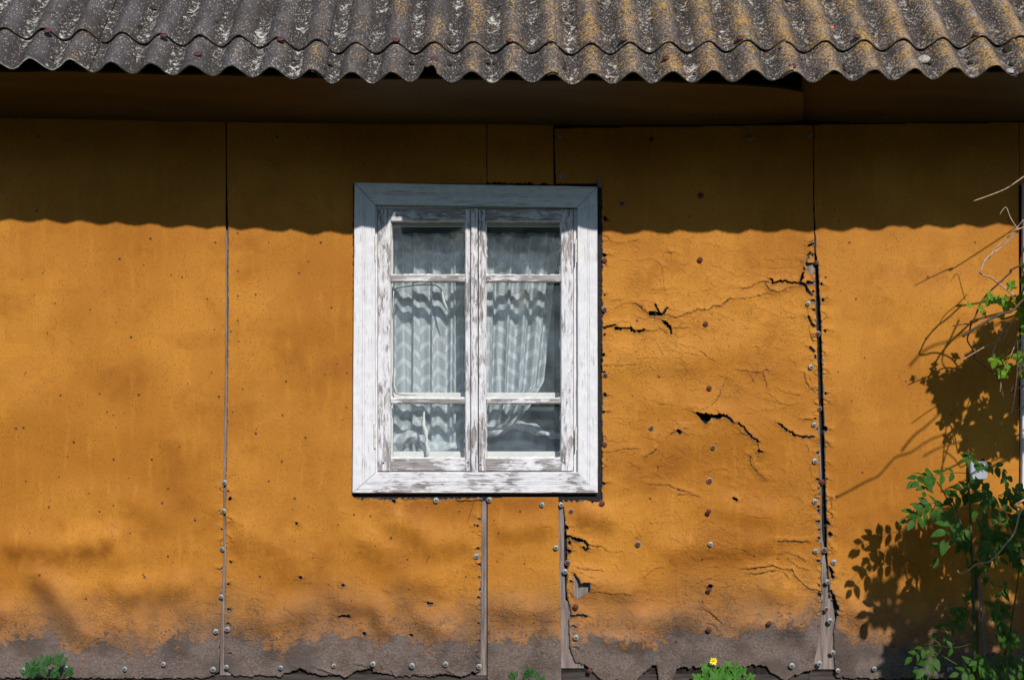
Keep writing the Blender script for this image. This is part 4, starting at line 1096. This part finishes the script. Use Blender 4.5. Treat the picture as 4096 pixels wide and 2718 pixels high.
ribbon2('tape_strip', 'curling translucent strip peeled along the top of the left middle pane', [(1570,1155),(1600,1147),(1650,1140),(1700,1136),(1745,1140),(1762,1155),(1768,1180),(1773,1205),(1782,1225),(1789,1243)], [6,5,5,5,5,7,11,12,10,4], .05)
ribbon2('tape_strip', 'bent strip in the bottom left corner of the left middle pane', [(1576,1470),(1572,1510),(1572,1545),(1580,1573),(1610,1580),(1660,1580)], [5,7,8,8,6,3], .046)
ribbon2('tape_strip', 'short torn strip down the left side of the left middle pane', [(1571,1150),(1570,1185),(1570,1220),(1574,1250)], [5,5,6,5], .047)

# ------------------------------------------------------------------ plants
def curve_pts(pts, sub=6):
    pts = [Vector(p) for p in pts]; out = []
    for i in range(len(pts)-1):
        p0 = pts[max(0,i-1)]; p1 = pts[i]; p2 = pts[i+1]; p3 = pts[min(len(pts)-1,i+2)]
        for k in range(sub):
            t = k/sub; out.append(.5*((2*p1)+(p2-p0)*t+(2*p0-5*p1+4*p2-p3)*t*t+(3*p1-p0-3*p2+p3)*t**3))
    out.append(pts[-1]); return out

def leaflet(mb, base, d, n, L, W, curl=.18, fold=.25, k=6):
    """almond leaflet from base along d with normal n"""
    d = d.normalized(); s = d.cross(n).normalized(); n = s.cross(d).normalized()
    vs = []; fs = []
    for i in range(k+1):
        t = i/k; w = W*math.sin(math.pi*min(1, t**.8*.98+.01))**.85*(1-.15*t); c = base+d*L*t - n*L*curl*t*t
        if i == k: w = .0004
        vs += [c-s*w*.5+n*w*fold*.5, c, c+s*w*.5+n*w*fold*.5]
    for i in range(k): fs += [(3*i,3*i+1,3*i+4,3*i+3),(3*i+1,3*i+2,3*i+5,3*i+4)]
    mb.add(vs, fs)

def pinnate(mb, sm, pts, pairs, L, q, n0=None, wr=.58, term=True, spread=1.0):
    c = curve_pts(pts, 5); m = len(c)
    mb.tube(c, .0016, .0008, 5)
    n0 = n0 or Vector((.15, -.75, .62))
    for j in range(pairs+1):
        f = .28+.72*j/max(1, pairs); i = min(m-2, int(f*(m-1))); p = c[i].lerp(c[i+1], f*(m-1)-i); d = (c[i+1]-c[i]).normalized()
        n = (n0+Vector((q.gauss(0,.25), q.gauss(0,.2), q.gauss(0,.25)))).normalized()
        s = d.cross(n).normalized()
        LL = L*1.1*(.8+.35*math.sin(math.pi*(.25+.6*f)))*q.uniform(.85,1.12)
        if j == pairs and term:
            leaflet(mb, c[-1], d+Vector((0,0,-.15)), n, LL*1.05, LL*wr*1.05, q.uniform(.05,.3))
        else:
            for sg in (-1, 1):
                dd = (d*q.uniform(.35,.6)+s*sg*spread+Vector((0,0,-.25+q.gauss(0,.1)))).normalized()
                nn = (n+Vector((q.gauss(0,.25), q.gauss(0,.2), q.gauss(0,.25)))).normalized()
                leaflet(mb, p, dd, nn, LL*q.uniform(.88,1.1), LL*wr, q.uniform(.05,.35), q.uniform(.15,.4))

def lobed(mb, c, d, n, R, q, lobes=5):
    d = d.normalized(); s = d.cross(n).normalized(); n = s.cross(d).normalized(); K = 30
    vs = [c - d*R*.12]; fs = []; a1 = q.uniform(.1,.35)
    ring = []
    for k in range(K+1):
        a = -math.pi*.93+2*math.pi*.93*k/K
        r = R*(.74+.20*math.cos(a*lobes*.93)+.12*math.cos(a)+.04*math.cos(a*19))
        for rr_, nm in ((.55, .0), (1, a1)):
            pt = c+d*math.cos(a)*r*rr_+s*math.sin(a)*r*rr_ - n*R*nm*(abs(math.sin(a))*.6+.3*max(0, math.cos(a))) + n*R*.05*math.cos(a*lobes)
            vs.append(pt)
    for k in range(K):
        a = 1+2*k; fs += [(0, a, a+2), (a, a+1, a+3, a+2)]
    mb.add(vs, fs)

def plant(name, label, cat, stem_mb, leaf_mb, sm_, lm_, base, leaf_name='foliage', stem_name='stem', group=None):
    r = empty(name, label, cat, group, base)
    inv = Vector(base)
    for mb, nm, mt in ((stem_mb, stem_name, sm_), (leaf_mb, leaf_name, lm_)):
        if mb and mb.v:
            mb.v = [(v[0]-inv.x, v[1]-inv.y, v[2]-inv.z) for v in mb.v]
            mb.build(nm, mt, r, smooth=True)
    return r

# --- ash sapling standing before the right end of the wall
q = random.Random(21)
lf = MB(); sm = MB()
def A(x, y, d=-.40): return P(3396+x/2.852, 1700+y/2.852, d)
def B(x, y, d=-.40): return P(2996+x/2.148, 1988+y/2.148, d)
base = Vector((P(3900, 2740, -.36).x, -.36, 0))
st1 = curve_pts([base, P(3898,2600,-.38), P(3890,2300,-.40), A(1380,950), A(1360,600), A(1372,340)], 8)
sm.tube(st1, .0075, .003, 8)
sm.tube(curve_pts([base, P(4010,2650,-.33), P(4060,2400,-.36), P(4090,2150,-.38)], 6), .006, .002, 7)
sm.tube(curve_pts([base, P(3850,2700,-.45), P(3800,2640,-.5), P(3720,2600,-.52)], 6), .005, .002, 7)
sm.tube(curve_pts([st1[18], A(1200,900), A(1130,850), A(1060,730), A(1000,640)], 5), .0035, .002, 6)
ash = [
 ([A(1345,545),A(1200,540),A(1040,560),A(900,600),A(790,650,-.46)], 4, .042), ([A(1000,600),A(930,590),A(850,575),A(790,585,-.44),A(730,640,-.46)], 3, .036),
 ([A(1380,560),A(1480,500),A(1580,465),A(1700,480),A(1790,560),A(1800,640)], 5, .034), ([A(950,620),A(880,680),A(860,760,-.46)], 2, .036),
 ([A(1370,960),A(1250,940),A(1080,945),A(930,960),A(800,1010,-.48),A(740,1080,-.5)], 5, .044), ([A(1130,910),A(1000,885),A(880,900),A(760,950),A(640,1060,-.44)], 4, .036),
 ([A(1250,1040,-.5),A(1190,1080,-.55),A(1120,1180,-.60),A(1095,1300,-.62)], 3, .052), ([A(1060,1350,-.5),A(1020,1420,-.54),A(1000,1500,-.55)], 1, .040),
 ([A(1380,980),A(1500,960),A(1650,940),A(1800,880),A(1900,860)], 4, .042), ([A(1380,760),A(1460,740),A(1560,760),A(1640,840)], 3, .042),
 ([A(1370,700),A(1300,700),A(1230,740)], 2, .034), ([A(1380,1100),A(1480,1120),A(1600,1180),A(1700,1230)], 4, .042), ([A(1370,1150),A(1300,1230),A(1270,1330)], 3, .040),
 ([A(1390,1300),A(1330,1330),A(1270,1390)], 3, .036), ([A(1400,1350),A(1520,1340),A(1600,1400,-.46),A(1560,1470,-.48)], 3, .045), ([A(1390,1000),A(1560,1050),A(1750,1060),A(1900,1040)], 4, .040),
 ([A(1400,1500),A(1550,1480),A(1700,1520)], 3, .046), ([A(1500,1200),A(1680,1290),A(1850,1330)], 4, .040), ([A(1700,800),A(1830,820),A(1950,760)], 3, .036),
 ([A(1800,1000),A(1900,1100),A(1960,1200)], 3, .042), ([A(1750,1350),A(1850,1430),A(1950,1560)], 4, .038), ([A(1360,640),A(1420,620),A(1480,640)], 2, .030),
 ([B(1900,900),B(1850,960),B(1780,1010),B(1660,1080)], 4, .036), ([B(1920,860),B(1900,840)], 2, .03), ([B(1930,1050),B(1830,1060),B(1740,1120),B(1620,1170)], 4, .036),
 ([B(1900,1260,-.55),B(1760,1290,-.58),B(1600,1270,-.6),B(1480,1310,-.6),B(1400,1370,-.6)], 5, .034), ([B(1620,1350,-.55),B(1560,1400,-.58),B(1500,1470,-.6)], 2, .044),
 ([B(1960,1500,-.5),B(1950,1430,-.52),B(1960,1380,-.55)], 3, .042), ([B(1900,1510,-.52),B(1980,1440,-.55),B(2060,1480,-.56)], 3, .046), ([B(1960,1530,-.52),B(1880,1500,-.55),B(1800,1510,-.56)], 2, .04),
 ([B(2050,950),B(2130,1000),B(2200,1120)], 4, .036), ([B(2080,1150),B(2200,1200),B(2330,1240)], 4, .044), ([B(2050,1350),B(2180,1400),B(2330,1390)], 4, .042),
 ([B(2100,1500),B(2230,1520),B(2363,1480)], 3, .044), ([B(2200,380),B(2300,480),B(2350,600)], 4, .038), ([B(1500,1500,-.5),B(1470,1540,-.5)], 1, .05),
 ([B(2250,100),B(2330,180),B(2400,260)], 4, .04), ([A(1372,420),A(1420,400),A(1450,440,-.44)], 1, .046), ([A(1372,380),A(1330,390)], 1, .03),
]
for pts, n_, L in ash: pinnate(lf, sm, pts, n_, L, q)
for k in range(9):     # bud tuft at the top
    a = k*.7; leaflet(lf, A(1372,335), Vector((math.cos(a), .4*math.sin(a), .25+.2*(k%2))), Vector((0,-.5,1)), .024, .011, .3)
# further leaves on the shaded back and past the frame
for _ in range(30):
    x = q.uniform(3830, 4420); y = q.uniform(1960, 2720); d = q.uniform(-.5, -.16)
    if y > 2420 and (x < 3950 or q.random() < .5): continue
    a = q.uniform(-.6, 3.7); Lr = q.uniform(.09,.15)
    p0 = P(x, y, d); pinnate(lf, sm, [p0, p0+Vector((math.cos(a)*Lr*.5, -.02, .02)), p0+Vector((math.cos(a)*Lr, -.03, math.sin(a)*-.04-.02))], q.randint(2,4), q.uniform(.034,.046), q)
sap = plant('ash_sapling', 'leafy green sapling with pinnate leaves in front of the right end of the wall', 'sapling', sm, lf, M['stem'], M['ash'], base)

# --- grape vine entering from the right
q = random.Random(33)
def V5(pts, d): return [P(3296+x/2.489, 700+y/2.489, d+.03*math.sin(i*.8)) for i, (x, y) in enumerate(pts)]
def V6(pts, d): return [P(3396+x/2.851, 1280+y/2.851, d+.03*math.sin(i*.8)) for i, (x, y) in enumerate(pts)]
def fromshadow(pts, ox, oy, s, dep):
    out = []
    for i, (x, y) in enumerate(pts):
        d = dep+.02*math.sin(i*1.1); wx_, wz_ = WX(ox+x/s), WZ(oy+y/s)
        out.append(Vector((wx_-SUN.x/SUN.y*d, -d, wz_-SUN.z/SUN.y*d)))
    return out
dry = MB(); brown = MB(); vl = MB()
X1 = 2.55
dry.tube(curve_pts([Vector((X1,-.5,2.62))]+V5([(1990,15),(1880,95),(1780,150),(1640,205),(1490,258)],-.45)), .0030, .0018, 6)
dry.tube(curve_pts([Vector((X1,-.5,2.2))]+V5([(1990,520),(1930,565),(1770,715),(1660,790),(1590,870),(1570,930),(1555,975),(1600,1000),(1665,1022),(1740,1080),(1820,1140),(1900,1195),(1990,1240)],-.42)), .0032, .0036, 6)
dry.tube(curve_pts(V5([(1985,445),(1860,590),(1700,730),(1640,830),(1545,905)],-.40)), .0022, .0014, 6)
brown.tube(curve_pts([Vector((X1,-.4,2.1))]+V5([(1990,885),(1860,970),(1750,1070),(1665,1145),(1580,1240),(1540,1320),(1500,1420),(1460,1500),(1450,1568)],-.30)+V6([(1370,150),(1350,230),(1420,350),(1440,440),(1550,530),(1700,660),(1760,880)],-.30)[0:]), .0040, .0026, 6)
brown.tube(curve_pts([Vector((X1,-.35,1.9))]+V5([(1920,1390),(1750,1412),(1590,1420),(1480,1470),(1380,1485),(1285,1500)],-.32)), .0034, .0024, 6)
dry.tube(curve_pts(V5([(1935,545),(1860,430),(1810,320),(1750,390)],-.38)), .0020, .0012, 6)
dry.tube(curve_pts([Vector((X1,-.45,1.75))]+V6([(1990,10),(1780,190),(1600,275),(1440,365),(1290,455)],-.38)), .0026, .0018, 6)
dry.tube(curve_pts([Vector((2.3,-.4,1.85))]+V6([(1850,0),(1760,130),(1690,240),(1630,415)],-.36)), .0026, .0032, 6)
dry.tube(curve_pts([Vector((2.4,-.4,1.8))]+V6([(1990,60),(1920,220),(1830,435)],-.34)), .0024, .0020, 6)
dry.tube(curve_pts([Vector((2.3,-.4,1.78))]+V6([(1990,20),(1900,130),(1790,270)],-.35)), .0024, .0016, 6)
dry.tube(curve_pts(V6([(1720,640),(1730,740),(1722,815)],-.36)), .0028, .0026, 6)
dry.tube(curve_pts([Vector((2.45,-.55,1.2))]+[B(x,y,-.56) for x,y in ((2363,20),(2335,100),(2280,300),(2200,410),(2130,495),(2060,555),(1960,570),(1880,630),(1830,650),(1800,645),(1795,625))]), .0042, .0016, 6)
for pts, ox, oy, s, dep, r in (
  ([(1250,0),(1160,200),(1090,330),(1065,480),(1140,580)], 3396,1280,2.851,.55,.004), ([(690,520),(830,370),(960,290),(1130,240),(1340,140),(1500,140)], 3396,1280,2.851,1.1,.005),
  ([(-150,830),(0,750),(200,640),(330,580),(450,450),(540,360),(700,310),(900,180),(1080,110),(1300,90)], 3396,1700,2.852,.95,.0048), ([(600,290),(740,120),(890,0),(1100,-200)], 3396,1700,2.852,.95,.005),
  ([(850,355),(960,290),(1080,240),(1300,180)], 3396,1700,2.852,.9,.004), ([(1110,0),(1080,300),(1060,560),(1050,760)], 3396,1700,2.852,.5,.003), ([(1290,10),(1170,150),(1090,380),(1040,540)], 3396,1700,2.852,.5,.0035),
  ([(1090,290),(1200,380),(1270,480)], 3396,1700,2.852,.5,.003), ([(1470,100),(1400,300),(1450,500)], 3396,1700,2.852,.6,.003), ([(1700,0),(1560,250),(1500,520)], 3396,1700,2.852,.6,.003)):
    c = curve_pts(fromshadow(pts, ox, oy, s, dep)); brown.tube(c, r, r*.7, 6)
    brown.tube([c[-1], c[-1]+Vector((.5, -.1, .3))], r, r*1.3, 6)
# leaves seen in the picture
for (x, y, R_, dx, dz, d) in ((3955,1200,.026,-.3,-1,-.40),(3925,1228,.018,-1,-.4,-.42),(3880,1218,.016,-.9,-.2,-.42),(3958,1178,.018,.2,1,-.40),(4030,1210,.040,-.2,-1,-.42),(4045,1145,.026,.3,.6,-.40),
   (4010,1260,.018,-.6,-.8,-.4),(3992,1195,.028,-.8,-.6,-.44),(4088,1190,.036,-.2,-.6,-.45),(4085,1250,.040,.2,-1,-.42),(4066,1205,.024,.6,-.2,-.41),(3935,1250,.016,-.6,-.6,-.4),
   (3982,1440,.034,-.3,-1,-.38),(4010,1425,.022,.7,-.3,-.37),(4015,1490,.030,-.7,-.7,-.40),(4030,1465,.022,.3,-.6,-.38),(4085,1425,.040,-.2,-.7,-.42),(4075,1360,.016,.2,-1,-.4),(4095,1490,.034,.5,-.8,-.4)):
    n = Vector((q.gauss(.2,.3), -.8, .5+q.gauss(0,.25))).normalized()
    lobed(vl, P(x, y, d), Vector((dx, q.gauss(0,.15), dz)), n, R_, q)
# leaves past the frame that throw the big shadow on the wall: follow its outline
SH1 = zmap([(1560,30),(1700,0),(1990,0),(2050,300),(2060,1500),(1500,1560),(1280,1430),(1350,1330),(1350,1050),(1380,850),(1300,830),(1240,1110),(1150,1130),(1120,1060),(1030,1150),(980,1090),(990,1000),(960,800),(930,740),(960,640),(1110,690),(1120,580),(1250,600),(1350,510),(1380,450),(1400,320),(1460,300),(1480,120)], 3396,1280,2.851)
cnt = 0
while cnt < 480:
    x, y = q.uniform(3700, 4130), q.uniform(1260, 1850)
    if not in_poly(x, y, SH1): continue
    cnt += 1
    if vnoise(np.array([x/42.]), np.array([y/60.]), 77, 2)[0] > .45: continue
    dep = q.uniform(.42, .75)
    # stay to the right of the picture edge
    while True:
        wx_, wz_ = WX(x)-SUN.x/SUN.y*dep, WZ(y)-SUN.z/SUN.y*dep
        if wx_/(CAM_D-dep)*FPX+2048 > 4105 or dep > 1.3: break
        dep += .05
    lobed(vl, Vector((wx_, -dep, wz_)), Vector((q.gauss(0,.5), q.gauss(0,.2), -1)), (SUN+Vector((q.gauss(0,.3),q.gauss(0,.2),q.gauss(0,.3)))).normalized(), q.uniform(.022,.040), q)
# canopy past the frame that shades the sapling and the foot of the wall
SH2 = zmap([(1370,240),(1320,400),(1190,450),(1130,600),(1040,660),(1040,800),(1110,870),(1110,950),(1040,1070),(1130,1100),(1200,1060),(1330,1110),(1190,1200),(1230,1230),(1150,1340),(1130,1500),(1200,1600),(2500,1600),(2500,150),(1900,60),(1640,130),(1560,300),(1480,400)], 2996,1988,2.148)
cnt = 0
while cnt < 820:
    x, y = q.uniform(3450, 4350), q.uniform(2000, 2750)
    if not in_poly(x, y, SH2): continue
    cnt += 1
    if vnoise(np.array([x/60.]), np.array([y/80.]), 78, 2)[0] > .45: continue
    dep = q.uniform(1.15, 1.5)
    while True:
        wx_, wz_ = WX(x)-SUN.x/SUN.y*dep, WZ(y)-SUN.z/SUN.y*dep
        if wx_/(CAM_D-dep)*FPX+2048 > 4150: break
        dep += .06
    lobed(vl, Vector((wx_, -dep, wz_)), Vector((q.gauss(0,.5), q.gauss(0,.2), -1)), (SUN+Vector((q.gauss(0,.3),q.gauss(0,.2),q.gauss(0,.3)))).normalized(), q.uniform(.024,.042), q)
for _ in range(520):
    x, y = q.uniform(3620, 4400), q.uniform(2700, 3180)
    if vnoise(np.array([x/55.]), np.array([y/70.]), 79, 2)[0] > .28: continue
    dep = q.uniform(1.0, 1.5)
    while True:
        wx_, wz_ = WX(x)-SUN.x/SUN.y*dep, WZ(y)-SUN.z/SUN.y*dep
        if wx_/(CAM_D-dep)*FPX+2048 > 4150: break
        dep += .06
    if wz_ < .1: continue
    lobed(vl, Vector((wx_, -dep, wz_)), Vector((q.gauss(0,.5), q.gauss(0,.2), -1)), (SUN+Vector((q.gauss(0,.3),q.gauss(0,.2),q.gauss(0,.3)))).normalized(), q.uniform(.024,.042), q)
vb = (2.75, -.7, 0)
vr = empty('grape_vine', 'grape vine with dry canes and bright lobed leaves hanging in from the right', 'vine', None, vb)
brown.tube(curve_pts([Vector((2.75,-.7,0)), Vector((2.70,-.75,.8)), Vector((2.78,-.7,1.6)), Vector((2.6,-.6,2.3)), Vector((2.7,-.55,2.8))]), .018, .008, 9)
for mb, nm, mt in ((dry,'dry_cane','cane'),(brown,'cane','darkcane'),(vl,'foliage','grape')):
    mb.v = [(v[0]-vb[0], v[1]-vb[1], v[2]-vb[2]) for v in mb.v]; mb.build(nm, M[mt], vr, smooth=True)
# thin stake by the sapling
b = MB(); b.tube([P(3912,2270,-.2), P(3925,2440,-.2), P(3938,2610,-.2), Vector((P(3942,2700,-.2).x,-.2,0))], .0045, .0045, 8)
tag(b.build('plant_stake', M['pipe'], smooth=True), 'thin blue grey stake beside the lower sapling stem', 'stake')

# --- weeds at the foot of the wall
def feathery(mb, sm, p0, d, L, q):
    d = d.normalized(); n = Vector((0,-.7,.7)); s = d.cross(n).normalized()
    sm.tube([p0, p0+d*L], .0012, .0006, 5)
    for k in range(7):
        f = .2+.8*k/6; p = p0+d*L*f; w = L*.55*math.sin(math.pi*(.15+.75*(1-f*.75)))
        for sg in (-1, 1):
            dd = (d*.55+s*sg+Vector((0,q.gauss(0,.1),-.1))).normalized()
            for j in range(4):
                r = (j+1)/4; lp = p+dd*w*r*.8
                leaflet(mb, lp-dd*w*.15, (dd+d*.7*(1 if j % 2 else -.1)+s*sg*.2), n+Vector((q.gauss(0,.3),0,0)), w*.38, w*.17, .15, .2, 3)
def weed(name, label, cat, base, tips, mat, kind, q, group):
    lf, sm = MB(), MB()
    for (x, y, d, L) in tips:
        t = P(x, y, d); c = curve_pts([base, base.lerp(t, .5)+Vector((0,0,.03)), t], 5); sm.tube(c, .0022, .0012, 6)
        dd = (t-base).normalized()+Vector((q.gauss(0,.3), -.1, -.3))
        if kind == 'feather':
            for k in range(3): feathery(lf, sm, t, dd+Vector((q.uniform(-.9,.9), 0, q.uniform(-.3,.7))), L, q)
        else:
            for k in range(4):
                a = Vector((math.cos(k*1.7+x)*.9, q.gauss(0,.2), .3+math.sin(k*1.3)*.5)); lobed(lf, t+a*L*.6, a, Vector((q.gauss(0,.3),-.6,.8)).normalized(), L*q.uniform(.6,.85), q, 5)
    return plant(name, label, cat, sm, lf, M['stem'], mat, base, group=group)
q = random.Random(55)
GW = 'weeds at the foot of the wall'
weed('weed', 'dark green feathery weed at the bottom left of the wall', 'weed', Vector((P(165,2718,-.1).x,-.10,0)),
     [(130,2690,-.12,.045),(175,2665,-.12,.045),(235,2668,-.1,.050),(255,2700,-.1,.04),(190,2705,-.14,.055),(120,2715,-.14,.05)], M['fern'], 'feather', q, GW)
weed('weed', 'feathery weed tip between the two joints below the window', 'weed', Vector((P(2105,2718,-.1).x,-.10,0)),
     [(2090,2712,-.1,.03),(2120,2708,-.1,.035),(2060,2722,-.12,.035),(2150,2722,-.12,.03)], M['fern'], 'feather', q, GW)
cel = weed('celandine', 'bright green lobed weed bearing a yellow flower by the torn panel foot', 'weed', Vector((P(2900,2718,-.12).x,-.12,0)),
     [(2835,2680,-.12,.030),(2830,2710,-.14,.036),(2870,2690,-.12,.032),(2900,2700,-.14,.032),(2930,2672,-.12,.030),(2945,2700,-.13,.036),(2985,2708,-.12,.030),(2870,2722,-.16,.04),(2920,2725,-.16,.04),(2810,2726,-.15,.035)], M['weed'], 'lobed', q, GW)
cb = Vector(cel.location)
b = MB()
fc = P(2854, 2642, -.14)-cb
for k in range(9):
    a = k*2*math.pi/9+.2; leaflet(b, fc+Vector((0,0,.0)), Vector((math.cos(a), -.35, math.sin(a)*.9+.2)), Vector((0,-1,.3)), .016+.003*(k%2), .011, .1, .2)
for k in range(5): b.tube([fc, fc+Vector((math.cos(k)*.006, -.012, math.sin(k)*.006+.004))], .0012, .0008, 5)
b.build('flower', M['petal'], cel, smooth=True)
b = MB(); b.tube(curve_pts([P(2870,2718,-.13)-cb, P(2858,2690,-.14)-cb, fc]), .0016, .0011, 6); b.build('flower_stalk', M['stem'], cel)

# grass along the wall foot (nobody could count it)
gb = MB(); q = random.Random(77)
for _ in range(2600):
    x = q.uniform(-2.9, 2.9); y = -q.random()**2*2.2-.02; h = q.uniform(.03,.085)*(1 if y < -.15 else .8); a = q.uniform(0,6.28)
    p = Vector((x,y,0)); d = Vector((math.cos(a)*.5, math.sin(a)*.5, 1)); w = Vector((math.cos(a+1.57), math.sin(a+1.57), 0))*.0025
    gb.add([p-w, p+w, p+d*h*.6+w*.7, p+d*h*.6-w*.7, p+d*h+Vector((0,0,-.15*h))], [(0,1,2,3),(3,2,4)])
gs = gb.build('grass', M['grass']); gs['kind'] = 'stuff'; gs['label'] = 'short grass along the foot of the wall'; gs['category'] = 'grass'

# wood across the yard: shuts off the low sky and is what the panes mirror
wq = np.random.default_rng(5); wb = MB()
NW = 9000
for k in range(NW):
    x = wq.uniform(-34, 34); y = -17-wq.uniform(0, 6); top = 7.2+1.5*math.sin(x*.9)+1.1*math.sin(x*.37+1)+.5*math.sin(x*2.3)
    z = top*wq.uniform(0, 1)**.8; r = wq.uniform(.35, .9)
    n = Vector(wq.normal(0, 1, 3)); n.normalize(); u = n.orthogonal().normalized(); v = n.cross(u); c = Vector((x, y, z))
    wb.add([c+u*r, c+v*r*.6, c-u*r*.8, c-v*r*.5], [(0,1,2,3)])
wo = wb.build('woodland', M['ash']); wo['kind'] = 'stuff'; wo['label'] = 'dark green wood standing across the yard'; wo['category'] = 'wood'
